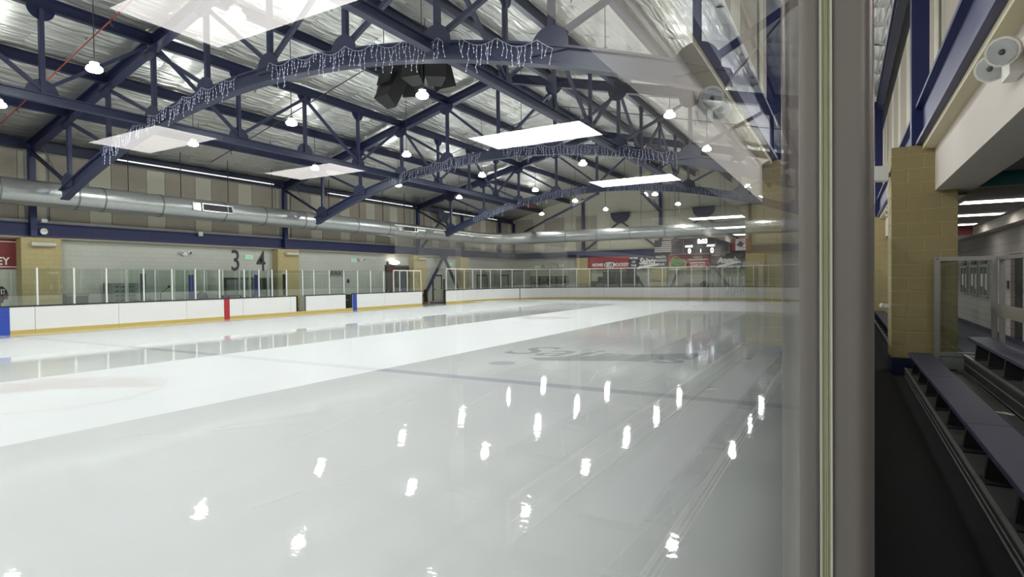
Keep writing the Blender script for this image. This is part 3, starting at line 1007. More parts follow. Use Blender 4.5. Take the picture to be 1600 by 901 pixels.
# ------------------------------------------------------------------ sprinkler pipes
t = thing('sprinkler_pipe', 'red sprinkler main running under the left roof slope', 'pipe', (-24.1, 10, 8.4))
obj('main', MB().tube([(-24.1, -4, 8.2), (-24.1, 47, 8.2)], 0.05, 6), redp, t)
hg = MB()
for i in range(14):
    y = -3 + 3.6 * i
    hg.tube([(-24.1, y, 8.2), (-24.1, y, roofz(-24.1) + 0.45)], 0.01, 5)
obj('hanger', hg, rod, t)
def branch(y, label, x0=-26.6, x1=XC - 0.2):
    t = thing('sprinkler_branch', label, 'pipe', (x0, y, roofz(x0)), 'thin sprinkler branches crossing the roof')
    pts = [(x, y, roofz(x) + 0.02) for x in (x0, (x0 + x1) / 2, x1)]
    obj('branch_pipe', MB().tube(pts, 0.022, 6), redp if y < 12 else rod, t)
    for k in range(4):
        x = x0 + (x1 - x0) * (k + 0.5) / 4
        h = MB().tube([(x, y, roofz(x)), (x + 0.06, y - 0.1, roofz(x) - 0.16), (x - 0.03, y, roofz(x) - 0.2)], 0.018, 5)
        obj('sprinkler_head', h, rod, t)
branch(9.1, 'red sprinkler branch crossing the top left corner of the roof')
branch(17.2, 'thin dark sprinkler branch passing behind the black speakers')
branch(28.1, 'thin dark sprinkler branch between second and third trusses')
branch(13.3, 'thin sprinkler branch on the right roof slope behind first truss', XC + 0.2, -1.2)
branch(26.9, 'thin sprinkler branch on the right slope behind second truss', XC + 0.2, -1.2)

# ------------------------------------------------------------------ dasher boards around the rink
Y_A = 40.1
ARC = BR * PI / 2
STR = 26.38 - 2 * BR
S0 = -13.0                                  # s is the distance along the boards; s=y on the left side
def bpath(s, off=0.0):
    """point on the board line (off>0 away from the ice)"""
    if s <= Y_A:
        return (BX - off, s)
    s -= Y_A
    if s <= ARC:
        a = PI - s / BR
        return (BX + BR + (BR + off) * math.cos(a), Y_A + (BR + off) * math.sin(a))
    s -= ARC
    if s <= STR:
        return (BX + BR + s, BY + off)
    s -= STR
    if s <= ARC:
        a = PI / 2 - s / BR
        return (-0.07 - BR + (BR + off) * math.cos(a), Y_A + (BR + off) * math.sin(a))
    s -= ARC
    return (-0.07 + off, Y_A - s)
S_END = Y_A + ARC + STR + ARC + Y_A + 8
S_FAR0 = Y_A + ARC
def s_far(x):                               # s of a point on the far straight
    return S_FAR0 + (x - (BX + BR))

def strip(mb, s0, s1, z0, z1, o0, o1):
    n = 1
    lo, hi = Y_A, Y_A + ARC
    lo2, hi2 = Y_A + ARC + STR, Y_A + 2 * ARC + STR
    if (s1 > lo and s0 < hi) or (s1 > lo2 and s0 < hi2):
        n = max(1, int((s1 - s0) / 0.5))
    vs = []; fs = []
    for i in range(n + 1):
        s = s0 + (s1 - s0) * i / n
        a = bpath(s, o0); b = bpath(s, o1)
        vs += [(a[0], a[1], z0), (b[0], b[1], z0), (b[0], b[1], z1), (a[0], a[1], z1)]
    for i in range(n):
        for k in range(4):
            k2 = (k + 1) % 4
            fs.append((i * 4 + k, i * 4 + 4 + k, i * 4 + 4 + k2, i * 4 + k2))
    fs += [(0, 1, 2, 3), (n * 4 + 3, n * 4 + 2, n * 4 + 1, n * 4)]
    mb.add(vs, fs)
    return mb

BH = 1.03
def board_run(name, label, s0, s1, seams, kick_on=True, cap=capm):
    p = bpath(s0)
    t = thing(name, label, 'rink boards', (p[0], p[1], 0), 'white rink boards')
    ed = [s0] + [s for s in seams if s0 + 0.2 < s < s1 - 0.2] + [s1]
    for a, b in zip(ed[:-1], ed[1:]):
        obj('board_panel', strip(MB(), a + 0.008, b - 0.008, 0.148, BH - 0.03, 0.0, 0.05), board, t)
        if kick_on:
            obj('kick_plate', strip(MB(), a + 0.004, b - 0.004, 0.0, 0.15, -0.012, 0.05), kick, t)
    obj('backing', strip(MB(), s0, s1, 0.0, BH - 0.03, 0.05, 0.10), capm, t)
    obj('cap_rail', strip(MB(), s0, s1, BH - 0.03, BH + 0.025, -0.01, 0.11), cap, t)
    return t
def stripe(s0, s1, m, label, parent):
    o = obj('painted_stripe', strip(MB(), s0, s1, 0.0, BH - 0.032, -0.016, 0.0), m, parent)
    o['label'] = label
seams = [1.24 + 2.9 * i for i in range(17)]
b1 = board_run('rink_boards', 'white left boards from the player to the first open box gate', S0, 21.93, seams)
stripe(8.85, 9.17, blu_b, 'blue stripe on white boards', b1)
stripe(17.6, 17.89, red, 'red centre stripe on white boards', b1)
b2 = board_run('rink_boards', 'white left boards between the two open box gates', 22.59, 25.6, [])
b3 = board_run('rink_boards', 'white left boards from blue stripe to the ice resurfacer gap', 26.18, 33.0, [29.1])
stripe(26.18, 26.52, blu_b, 'blue stripe beside the open gate', b3)
b4 = board_run('rink_boards', 'white boards curving round the far end of the ice', 35.87, S_FAR0 + STR + ARC + 1.0,
               [40.1, 45.14, S_FAR0 - 1.9] + [s_far(BX + BR - 3.4 + 2.75 * i) for i in range(1, 9)] + [S_FAR0 + STR + 2.7 * i for i in range(1, 5)])
o = obj('dark_seam', strip(MB(), 45.11, 45.17, 0.0, BH - 0.032, -0.016, 0.0), capm, b4); o['label'] = 'dark door seam in the white boards'
b5 = board_run('rink_boards', 'white boards right under the near glass', S_FAR0 + STR + ARC + 1.0, S_END, [S_FAR0 + STR + ARC + 1.0 + 2.44 * i for i in range(1, 20)])
# low sills across the two open gates
for a, b, lab in ((21.93, 22.59, 'yellow threshold under the first open box gate'), (25.6, 26.18, 'yellow threshold under the gate beside blue stripe')):
    tag(obj('gate_threshold', strip(MB(), a, b, 0.0, 0.16, -0.012, 0.08), kick), lab, 'threshold')

# seats / rails seen through the open gates
t = thing('gate_rack', 'black wall rack seen through first open box gate', 'rack', (BX - 0.9, 22.3, 0.02))
for z in (0.25, 0.5, 0.75):
    obj('rail', MB().box(BX - 0.95, BX - 0.88, 21.8, 22.8, z, z + 0.05), black, t)
for y in (21.85, 22.7):
    obj('upright', MB().box(BX - 0.95, BX - 0.88, y, y + 0.05, 0.02, 1.0), black, t)
t = thing('gate_bench', 'small black bench seen through gate beside the blue stripe', 'bench', (BX - 0.9, 25.9, 0.02))
obj('seat', MB().box(BX - 1.1, BX - 0.7, 25.2, 26.4, 0.52, 0.57), black, t)
for y in (25.3, 26.3):
    obj('leg', MB().box(BX - 0.95, BX - 0.85, y - 0.04, y + 0.04, 0.02, 0.52), black, t)
t = thing('open_gate', 'dark open gate leaf standing behind the blue stripe', 'gate', (BX - 0.3, 26.2, 0.1))
obj('leaf', MB().box(BX - 0.62, BX - 0.12, 26.2, 26.25, 0.12, 1.0), dkgrey, t)
obj('latch', MB().box(BX - 0.5, BX - 0.4, 26.165, 26.2, 0.6, 0.68), chrome, t)

# ------------------------------------------------------------------ glass above the boards
def glass_run(name, label, posts, ztop, zb=BH + 0.025, off=0.05, pw=0.05, rail=None, skip=()):
    p = bpath(posts[0], off)
    t = thing(name, label, 'rink glass', (p[0], p[1], zb), 'clear glass above the boards')
    for i, s in enumerate(posts):
        strip(MB(), s, s, 0, 0, 0, 0)
        obj('post', strip(MB(), s - pw / 2, s + pw / 2, zb, ztop + 0.02, off - 0.035, off + 0.035), postm, t)
    for i in range(len(posts) - 1):
        if i in skip:
            continue
        a, b = posts[i] + pw / 2 + 0.003, posts[i + 1] - pw / 2 - 0.003
        obj('pane', strip(MB(), a, b, zb + 0.005, ztop, off - 0.006, off + 0.006), glass, t)
    if rail:
        obj('top_rail', strip(MB(), posts[0], posts[-1], ztop + 0.022, ztop + 0.085, off - 0.03, off + 0.03), rail, t)
    return t
lp = [1.6, 2.8, 4.0, 5.2, 6.4, 7.6, 8.84, 10.04, 11.25, 12.41, 13.88, 15.1, 16.19, 17.4, 18.75, 19.6, 20.4, 21.32, 22.4, 23.2, 24.35, 25.5, 26.64, 27.8, 29.0]
glass_run('rink_glass', 'clear glass on left boards up to the dark doorway', lp, 2.45, pw=0.055)
glass_run('rink_glass', 'clear glass on left boards before the ice resurfacer gap', [30.0, 30.62, 31.42, 32.1, 32.9], 2.45, rail=rope, pw=0.05)
cp_ = [36.0 + 1.2 * i for i in range(18)]
fp = [s_far(-18.16 + 1.205 * i) for i in range(9)] 
gl_posts = [s for s in cp_ if s < s_far(-18.16) - 0.6] + fp
n_more = int((S_FAR0 + STR + ARC - gl_posts[-1]) / 1.2)
gl_posts += [gl_posts[-1] + 1.2 * (i + 1) for i in range(n_more)]
glass_run('rink_glass', 'clear glass with pale top rail round the far end', gl_posts, 2.62, rail=rope)

# blue and dark pads on the box dividers
def divider(y, m, zt, label):
    t = thing('box_divider', label, 'divider', (BX - 0.05, y, BH + 0.03), 'padded dividers between the player boxes')
    obj('pad', MB().box(BX - 0.17, BX - 0.095, y - 0.1, y + 0.1, BH + 0.06, zt), m, t)
    obj('pane', MB().box(BX - 1.5, BX - 0.18, y - 0.006, y + 0.006, BH + 0.05, 2.4), glass, t)
    obj('end_post', MB().box(BX - 1.56, BX - 1.5, y - 0.03, y + 0.03, 0.02, 2.45), postm, t)
divider(13.9, pad_k, 2.25, 'dark padded glass divider, first from the player')
divider(16.05, pad_b, 2.2, 'blue padded glass divider left of the red stripe')
divider(19.52, pad_b, 2.2, 'blue padded glass divider between numbers 3 and 4')
divider(21.28, pad_k, 2.25, 'dark padded glass divider right of number 4')
divider(30.75, pad_b, 2.3, 'blue padded divider in front of the dark brown doorway')
# back glass of the boxes
t = thing('box_back_glass', 'low glass screen behind the penalty boxes', 'rink glass', (BX - 1.6, 17, 0.02))
bp_ = [14.0, 15.2, 16.6, 17.6, 18.6, 20.2, 21.4]
for y in bp_:
    obj('post', MB().box(BX - 1.63, BX - 1.57, y - 0.03, y + 0.03, 0.02, 2.45), postm, t)
for a, b in zip(bp_[:-1], bp_[1:]):
    obj('pane', MB().box(BX - 1.606, BX - 1.594, a + 0.035, b - 0.035, 0.4, 2.42), glass, t)

# rope and fine netting above the far end glass
def net_rope():
    s0, s1 = 30.2, 49.6
    t = thing('safety_net', 'fine pale netting hung from a white rope round the far end', 'netting', (BX, 30.2, 5.6))
    pts = []
    n = 90
    for i in range(n + 1):
        s = s0 + (s1 - s0) * i / n
        p = bpath(s, 0.05)
        pts.append((p[0], p[1], 5.62 - 0.03 * abs(math.sin(i * 1.1))))
    obj('rope', MB().tube(pts, 0.05, 6), rope, t)
    for s in (39.5, 44.6, 48.2):
        c = bpath(s, 0.05)
        d = bpath(s + 0.1, 0.05)
        ax = Vector((d[0] - c[0], d[1] - c[1], 0)).normalized()
        lp_ = [Vector((c[0], c[1], 5.6)) + ax * (0.4 * math.cos(a)) + Vector((0, 0, 0.26 * math.sin(a))) for a in [PI + PI * k / 8 for k in range(9)]]
        obj('rope_loop', MB().tube(lp_, 0.04, 6), rope, t)
    nt = MB()
    strip(nt, 30.2, s1, 2.72, 5.58, 0.045, 0.055)
    obj('net', nt, net, t)
net_rope()

# ------------------------------------------------------------------ left wall: pilasters, fixtures, doors, signs
def pilaster(y, label, x=WL, w=0.62, m=None):
    o = obj('pilaster', MB().box(x, x + 0.5, y - w, y + w, 0.0, 3.72), m or yel, None, 'structure')
    o['label'] = label
for i, (y, w) in enumerate(((10.95, 0.68), (23.05, 0.75), (35.2, 0.75), (41.3, 0.6))):
    pilaster(y, 'yellow block pilaster on left wall ' + ('next to the red banner', 'beside number 4', 'left of the chevron brace', 'right of the chevron brace')[i], w=w)
def wall_lamp(y, label, x=WL + 0.5):
    t = thing('wall_light', label, 'wall light', (x, y, 3.4), 'long pale lights on the pilasters')
    m = MB()
    m.tube([(x + 0.11, y - 0.42, 3.46), (x + 0.11, y - 0.36, 3.46), (x + 0.11, y + 0.40, 3.46)], 0.1, 10)
    obj('shade', m, fixt, t, smooth=True)
    obj('back_plate', MB().box(x, x + 0.05, y - 0.4, y + 0.4, 3.4, 3.52), white, t)
for i, y in enumerate((10.98, 23.2, 35.3)):
    wall_lamp(y, 'long pale wall light on the yellow pilaster ' + ('near the red banner', 'beside number 4', 'left of the chevron brace')[i])
t = thing('round_sensor', 'round white sensor on navy beam above the first pilaster', 'sensor', (WL + 0.5, 11.05, 4.0))
obj('dish', MB().tube([(WL + 0.44, 11.05, 4.0), (WL + 0.5, 11.05, 4.0)], 0.13, 18), white, t)
obj('bracket', MB().box(WL + 0.43, WL + 0.56, 10.95, 11.15, 4.36, 4.5), white, t)
tag(obj('junction_box', MB().box(WL + 0.43, WL + 0.5, 17.6, 17.82, 4.2, 4.42), white), 'small white box on navy beam above the left wall', 'box')

def em_light(o, ax, label, r=0.16, aim=None):
    """two-headed emergency light; ax = direction away from the wall"""
    o = Vector(o); ax = Vector(ax); sd = ax.cross(Vector((0, 0, 1)))
    o += ax * 0.09
    t = thing('emergency_light', label, 'emergency light', o, 'emergency lights')
    b = MB()
    b.bar(o - ax * 0.085, o, 0.26, 0.18)
    obj('base', b, white, t)
    for s in (-1, 1):
        c = o + ax * 0.05 + sd * (s * 0.2) + Vector((0, 0, 0.06))
        d = (Vector(aim) if aim else ax + sd * s * 0.35 + Vector((0, 0, -0.25))).normalized()
        h = MB(); h.tube([c - d * 0.07, c - d * 0.04, c + d * 0.05], r * 0.62, 14)
        hd = obj('lamp_head', h, white, t, smooth=True)
        l = MB(); l.tube([c + d * 0.051, c + d * 0.06], r * 0.52, 14)
        obj('lens', l, bulb_glass, hd)
        bb = MB(); bb.ball(c + d * 0.065, 0.022, 0.022, 0.022, 8, 5)
        obj('bulb', bb, dkgrey, hd)
em_light((WL, 17.13, 3.28), (1, 0, 0), 'two-headed emergency light on left wall before number 3')
em_light((WL, 29.4, 3.28), (1, 0, 0), 'two-headed emergency light on left wall beyond the AWAY sign')

def exit_sign(y, label, z=3.22):
    t = thing('exit_sign', label, 'exit sign', (WL, y, z), 'green exit signs')
    obj('housing', MB().box(WL, WL + 0.06, y - 0.26, y + 0.26, z - 0.13, z + 0.13), white, t)
    obj('lettering', text_mb('EXIT', 0.24, (WL + 0.064, y, z), LX[0], LX[1], 0.003, 0, 0.006), exitg, t)
exit_sign(20.75, 'green lettered exit sign between numbers 3 and 4')
exit_sign(28.7, 'green lettered exit sign above the AWAY glass')
exit_sign(39.9, 'small exit sign right of the chevron brace', 3.15)
def wall_number(s, y, label):
    tag(obj('painted_number', text_mb(s, 1.62, (WL + 0.006, y, 2.96), LX[0], LX[1], 0.004, 0, 0.012, 0.78), inkg), label, 'number')
wall_number('3', 19.95, 'large dark numeral three painted on left wall above grey hatch')
wall_number('4', 21.55, 'large dark numeral four painted on left wall above black doorway')
t = thing('away_sign', 'white sign reading AWAY in black, on the left wall behind glass', 'sign', (WL, 27.2, 2.3))
obj('plate', MB().box(WL, WL + 0.02, 26.55, 27.95, 2.08, 2.56), ledge, t)
obj('lettering', text_mb('AWAY', 0.48, (WL + 0.025, 27.25, 2.31), LX[0], LX[1], 0.004, 0, 0.014, 0.86), inkk, t)
# red banner at the left edge
t = thing('wall_banner', 'dark red banner ending in KEY at the left edge', 'banner', (WL, 9.2, 2.5))
obj('cloth', MB().box(WL, WL + 0.03, 7.4, 10.3, 2.46, 3.66), banner_d, t)
bd = MB()
bd.box(WL + 0.03, WL + 0.036, 7.4, 10.3, 3.53, 3.56); bd.box(WL + 0.03, WL + 0.036, 7.4, 10.3, 2.53, 2.56)
obj('border', bd, ink, t)
obj('lettering', text_mb('HOCKEY', 0.42, (WL + 0.036, 10.05, 2.76), LX[0], LX[1], 0.004, 0, 0.006, 0.86, align='RIGHT', valign='CENTER'), ink, t)

def wall_door(y0, y1, ztop, face, frame, label, extra=None, z0=0.02):
    t = thing('wall_door', label, 'door', (WL, (y0 + y1) / 2, z0))
    f = MB()
    f.box(WL, WL + 0.06, y0 - 0.1, y0, z0, ztop + 0.1); f.box(WL, WL + 0.06, y1, y1 + 0.1, z0, ztop + 0.1); f.box(WL, WL + 0.06, y0, y1, ztop, ztop + 0.1)
    obj('frame', f, frame, t)
    lf = obj('leaf', MB().box(WL, WL + 0.03, y0, y1, z0, ztop), face, t)
    obj('handle', MB().box(WL + 0.03, WL + 0.09, y0 + 0.08, y0 + 0.16, 1.0, 1.12), chrome, lf)
    if extra:
        obj('window', MB().box(WL + 0.03, WL + 0.036, y0 + extra[0], y0 + extra[1], extra[2], extra[3]), black, lf)
    return t
wall_door(19.35, 20.95, 1.98, grey, doork, 'grey shuttered hatch under the painted 3', None)
wall_door(21.45, 22.1, 1.96, black, doork, 'black doorway under the painted 4')
d = wall_door(31.9, 34.55, 2.85, doork, doork, 'dark brown double doorway with a bright light above')
obj('curtain', MB().box(WL + 0.04, WL + 0.07, 31.95, 33.1, 0.05, 2.8), doorb, d)
obj('open_panel', MB().box(WL + 0.04, WL + 0.06, 33.3, 34.3, 0.05, 2.72), dkgrey, d)
t = thing('doorway_light', 'bright white floodlight above the dark brown doorway', 'light', (WL, 32.5, 3.0))
obj('body', MB().box(WL + 0.002, WL + 0.12, 32.0, 33.0, 2.98, 3.2), doork, t)
obj('glow', MB().ball((WL + 0.28, 32.55, 3.14), 0.14, 0.55, 0.16, 14, 8), panel_l, t, smooth=True)
wall_door(37.45, 38.5, 2.15, doorw, doork, 'pale door behind the ice resurfacer gap')
wall_door(43.95, 45.5, 2.15, doorw, doork, 'pale wide door with narrow window seen over the far boards', (0.5, 0.65, 1.2, 1.9))
wall_door(48.0, 49.4, 2.15, doorw, doork, 'pale door closest to the far left corner')
# furniture behind the left boards
t = thing('vent_cabinet', 'grey steel cabinet with rows of black slots behind left glass', 'cabinet', (-28.3, 13.9, 0.02))
obj('body', MB().box(-28.8, -28.2, 13.35, 14.55, 0.02, 1.85), grey, t)
obj('door', MB().box(-28.2, -28.17, 13.42, 14.48, 0.1, 1.8), grey, t)
sl = MB()
for r_ in range(5):
    for c_ in range(4):
        sl.box(-28.168, -28.162, 13.55 + 0.23 * c_, 13.69 + 0.23 * c_, 1.66 - 0.2 * r_, 1.71 - 0.2 * r_)
obj('slots', sl, black, t)
t = thing('small_heater', 'small dark grey heater box by the left glass', 'heater', (-28.3, 12.1, 0.02))
obj('body', MB().box(-28.7, -28.2, 11.72, 12.5, 0.02, 1.32), dkgrey, t)
obj('lid', MB().box(-28.72, -28.18, 11.69, 12.53, 1.32, 1.4), grey, t)
obj('tray', MB().box(-28.18, -27.9, 12.3, 12.8, 0.9, 0.94), black, t)
t = thing('microphone_stand', 'thin black microphone stand in first penalty box', 'microphone', (-27.6, 15.2, 0.02))
obj('stand', MB().tube([(-27.6, 15.2, 0.02), (-27.6, 15.2, 1.35), (-27.6, 15.55, 1.62)], 0.015, 6), black, t)
obj('head', MB().ball((-27.6, 15.6, 1.66), 0.06, 0.06, 0.07), black, t)
t = thing('draped_chair', 'dark covered chair left of the red stripe, in penalty box', 'chair', (-27.4, 17.2, 0.02))
obj('seat', MB().box(-27.7, -27.2, 16.95, 17.5, 0.4, 0.5), black, t)
obj('backrest', MB().ball((-27.6, 17.2, 0.98), 0.12, 0.36, 0.42, 12, 8), dkgrey, t, smooth=True)
for dx in (-0.2, 0.2):
    for dy in (-0.2, 0.2):
        obj('leg', MB().box(-27.45 + dx - .02, -27.45 + dx + .02, 17.2 + dy - .02, 17.2 + dy + .02, 0.02, 0.4), black, t)
t = thing('box_table', 'low dark table above the red stripe', 'table', (-27.3, 18.6, 0.02))
obj('tabletop', MB().box(-27.6, -27.0, 18.0, 19.2, 1.12, 1.17), dkgrey, t)
for y in (18.1, 19.1):
    obj('leg', MB().box(-27.35, -27.25, y - .03, y + .03, 0.02, 1.12), black, t)
tag(obj('wall_phone', MB().box(WL, WL + 0.1, 28.1, 28.24, 1.7, 1.95), black), 'small black phone on left wall past the AWAY sign', 'phone')
t = thing('hand_truck', 'small red and dark cart on the floor in the ice resurfacer gap', 'cart', (-27.9, 35.4, 0.02))
obj('frame', MB().box(-28.1, -27.8, 35.25, 35.35, 0.15, 1.1), doork, t)
obj('tray', MB().box(-28.1, -27.5, 35.2, 35.8, 0.12, 0.18), redp, t)
for y in (35.25, 35.75):
    obj('wheel', MB().tube([(-27.6, y - .03, 0.12), (-27.6, y + .03, 0.12)], 0.1, 12), white, t)
t = thing('gap_gate', 'white board gate folded back beside the ice resurfacer gap', 'gate', (-27.0, 36.0, 0.05))
obj('leaf', MB().bar((-26.75, 36.0, 0.57), (-27.75, 37.05, 0.57), 0.06, 0.96), board, t)
obj('frame', MB().box(-26.72, -26.64, 35.9, 35.98, 0.03, 1.9), doork, t)
obj('hinge', MB().box(-26.74, -26.66, 35.86, 35.9, 0.5, 0.6), chrome, t)

# player at the left edge, behind the boards
obj('floor', MB().box(-28.3, BX - 0.14, 2.0, 10.3, 0.02, 0.30), floor_k, None, 'structure')
def person():
    x, y = -27.15, 8.97
    t = thing('person', 'person in a black jersey numbered 17 standing behind left boards', 'person', (x, y, 0.30))
    Z0 = 0.30
    me = bpy.data.meshes.new('body')
    V = {}
    vs = []; es = []; rad = []
    def vt(k, p, r):
        V[k] = len(vs); vs.append(p); rad.append(r)
    def ed(a, b): es.append((V[a], V[b]))
    vt('pel', (0, 0, 0.95), 0.155); vt('waist', (0, 0, 1.1), 0.145); vt('chest', (0, 0, 1.32), 0.17); vt('neck', (0.02, -.02, 1.5), 0.065)
    vt('head0', (0.03, -.05, 1.6), 0.085); vt('head1', (0.03, -.06, 1.7), 0.09)
    for s, n in ((-1, 'l'), (1, 'r')):
        vt('sh' + n, (0, 0.21 * s, 1.42), 0.085); vt('el' + n, (0.05, 0.3 * s, 1.14), 0.06); vt('wr' + n, (-0.12, 0.26 * s, 0.93), 0.045)
        vt('hip' + n, (0, 0.1 * s, 0.88), 0.11); vt('kn' + n, (0.0, 0.12 * s, 0.5), 0.075); vt('an' + n, (0.02, 0.12 * s, 0.1), 0.05); vt('toe' + n, (-0.16, 0.13 * s, 0.045), 0.045)
    for a, b in (('pel', 'waist'), ('waist', 'chest'), ('chest', 'neck'), ('neck', 'head0'), ('head0', 'head1')):
        ed(a, b)
    for n in 'lr':
        for a, b in (('chest', 'sh' + n), ('sh' + n, 'el' + n), ('el' + n, 'wr' + n), ('pel', 'hip' + n), ('hip' + n, 'kn' + n), ('kn' + n, 'an' + n), ('an' + n, 'toe' + n)):
            ed(a, b)
    me.from_pydata(vs, es, [])
    tmp = bpy.data.objects.new('body', me); C.objects.link(tmp)
    md = tmp.modifiers.new('skin', 'SKIN')
    md2 = tmp.modifiers.new('sub', 'SUBSURF'); md2.levels = 2; md2.render_levels = 2
    me.update()
    if not me.skin_vertices:
        bm = bmesh.new(); bm.from_mesh(me); bm.verts.layers.skin.verify(); bm.to_mesh(me); bm.free()
    for i, sv in enumerate(me.skin_vertices[0].data):
        sv.radius = (rad[i], rad[i]); sv.use_root = (i == 0)
    dg = bpy.context.evaluated_depsgraph_get()
    nm_ = bpy.data.meshes.new_from_object(tmp.evaluated_get(dg))
    bpy.data.objects.remove(tmp)
    nm_.materials.append(jersey); nm_.materials.append(skin); nm_.materials.append(hairm)
    for p in nm_.polygons:
        p.use_smooth = True
        z = p.center.z
        p.material_index = 1 if (z > 1.48) else 0
    o = bpy.data.objects.new('body', nm_); C.objects.link(o); o.parent = t
    h = MB().ball((x + 0.03, y - 0.06, 1.76 + Z0 - 0.02), 0.115, 0.105, 0.10, 14, 8)
    obj('hair', h, hairm, t, smooth=True)
    obj('nose', MB().ball((x - 0.085, y - 0.08, 1.66 + Z0 - 0.02), 0.02, 0.015, 0.025), skin, t)
    # jersey shell over torso and sleeves
    jm = MB()
    prof = [(0.23, 0.86), (0.245, 1.05), (0.265, 1.25), (0.25, 1.40), (0.15, 1.5), (0.08, 1.53)]
    vs2 = []; fs2 = []
    n = 20
    for r, z in prof:
        for k in range(n):
            a = 2 * PI * k / n
            vs2.append((x + 0.72 * r * math.cos(a), y + 1.12 * r * math.sin(a), z + Z0))
    for i in range(len(prof) - 1):
        for k in range(n):
            fs2.append((i * n + k, i * n + (k + 1) % n, (i + 1) * n + (k + 1) % n, (i + 1) * n + k))
    jm.add(vs2, fs2)
    for s in (-1, 1):
        jm.tube([(x, y + 0.17 * s, 1.42 + Z0), (x + 0.02, y + 0.27 * s, 1.32 + Z0), (x + 0.05, y + 0.31 * s, 1.14 + Z0), (x + 0.02, y + 0.31 * s, 1.02 + Z0)], 0.098, 12)
    jo = obj('jersey', jm, jersey, t, smooth=True)
    rd = MB()
    rd.tube([(x + 0.045, y + 0.305, 1.18 + Z0), (x + 0.05, y + 0.31, 1.11 + Z0)], 0.102, 12)
    rd.tube([(x + 0.045, y - 0.305, 1.18 + Z0), (x + 0.05, y - 0.31, 1.11 + Z0)], 0.102, 12)
    rd.box(x + 0.17, x + 0.185, y - 0.16, y + 0.16, 1.38 + Z0, 1.405 + Z0)
    obj('stripe', rd, jred, jo)
    obj('number', text_mb('17', 0.24, (x + 0.15, y + 0.21, 1.27 + Z0), (-0.53, 0.848, 0), (0, 0, 1), 0.006, 0, 0.008, 1.0), ink, jo)
person()

# ------------------------------------------------------------------ far wall: pilasters, banners, scoreboard, flags
for i, (x, w, lb) in enumerate(((-21.0, 0.68, 'yellow block pilaster left of the red hockey banner'), (-13.9, 0.66, 'yellow block pilaster under the youth hockey banner'), (-6.2, 0.7, 'yellow block pilaster right of the grey script banner'))):
    obj('pilaster', MB().box(x - w, x + w, YF - 0.4, YF, 0, 3.7), yelx, None, 'structure')['label'] = lb
YS = YF - 0.432
def banner(name, label, x0, x1, z0, z1, m, y=YS):
    t = thing(name, label, 'banner', ((x0 + x1) / 2, y, z0))
    obj('cloth', MB().box(x0, x1, y, y + 0.03, z0, z1), m, t)
    obj('mounting_rail', MB().box(x0 + 0.02, x1 - 0.02, y + 0.03, YF - 0.001, z1 - 0.06, z1 - 0.01), grey, t)
    return t
def ftext(s, size, x, z, m, t, y=YS, sh=0.0, bold=0.008, wsc=1.0, name='lettering'):
    return obj(name, text_mb(s, size, (x, y - 0.008, z), FX[0], FX[1], 0.004, sh, bold, wsc), m, t)
t = banner('hockey_banner', 'red banner reading HOME OF and HOCKEY on far wall', -20.5, -16.6, 2.62, 3.75, banner_r)
ftext('HOME OF', 0.40, -19.25, 3.0, ink, t, wsc=0.92, bold=0.014)
ftext('HOCKEY', 0.40, -17.35, 3.0, ink, t, wsc=0.92, bold=0.014)
m = MB().prism([(-0.42, -0.3), (0.35, -0.3), (0.62, 0.0), (0.35, 0.3), (-0.42, 0.3)], (-18.35, YS - 0.004, 3.02), FX[0], FX[1], 0.003)
e = obj('emblem', m, inkk, t)
m = MB().prism([(-0.36, -0.24), (0.3, -0.24), (0.5, 0.0), (0.3, 0.24), (-0.36, 0.24), (-0.36, 0.16), (0.25, 0.16), (0.4, 0.0), (0.25, -0.16), (-0.36, -0.16)], (-18.35, YS - 0.008, 3.02), FX[0], FX[1], 0.003)
obj('emblem_outline', m, ink, e)
ftext('SD', 0.34, -18.38, 3.02, ink, e, y=YS - 0.006)
t = banner('youth_banner', 'navy banner with white script reading Saints, youth hockey club', -16.55, -13.2, 2.66, 3.78, banner_n)
for s, z in (('HOME', 3.55), ('OF', 3.22), ('THE', 2.9)):
    ftext(s, 0.26, -16.15, z, ink, t, wsc=1.0)
for s, z in (('YOUTH', 3.58), ('HOCKEY', 3.27), ('CLUB', 2.95)):
    ftext(s, 0.26, -13.75, z, ink, t, wsc=1.0)
ftext('Saints', 0.78, -14.95, 3.24, ink, t, sh=0.25, bold=0.03, wsc=0.78)
m = MB().prism([(-0.85, -0.55), (-0.7, -0.22), (1.1, 0.02), (1.0, -0.2), (-0.45, -0.42)], (-15.0, YS - 0.006, 3.06), FX[0], FX[1], 0.004)
obj('swash', m, ink, t)
t = banner('gators_banner', 'red banner with a green lumpy emblem under the scoreboard', -13.1, -9.7, 2.5, 3.72, banner_r)
obj('footer_strip', MB().box(-13.1, -9.7, YS - 0.005, YS, 2.42, 2.56), fixt, t)
ftext('OF THE ALLIGATOR CITY HOCKEY TEAMS', 0.1, -11.2, 2.49, inkg, t, y=YS - 0.004)
def blob(pts, o, m, nm_, par, th=0.003):
    return obj(nm_, MB().prism(pts, o, FX[0], FX[1], th), m, par)
gp = [(-0.62, -0.45), (-0.66, 0.0), (-0.5, 0.18), (-0.42, 0.42), (-0.18, 0.55), (0.08, 0.46), (0.2, 0.28), (0.5, 0.26), (0.68, 0.05), (0.62, -0.12), (0.66, -0.45)]
e = blob([(a * 1.08, b * 1.1) for a, b in gp], (-12.3, YS - 0.005, 3.05), gold, 'emblem', t)
blob(gp, (-12.3, YS - 0.009, 3.05), green, 'emblem_body', e)
blob([(-0.5, -0.05), (0.0, -0.28), (0.5, -0.12), (0.5, -0.2), (0.0, -0.4), (-0.52, -0.2)], (-12.3, YS - 0.013, 3.05), green_d, 'emblem_shade', e)
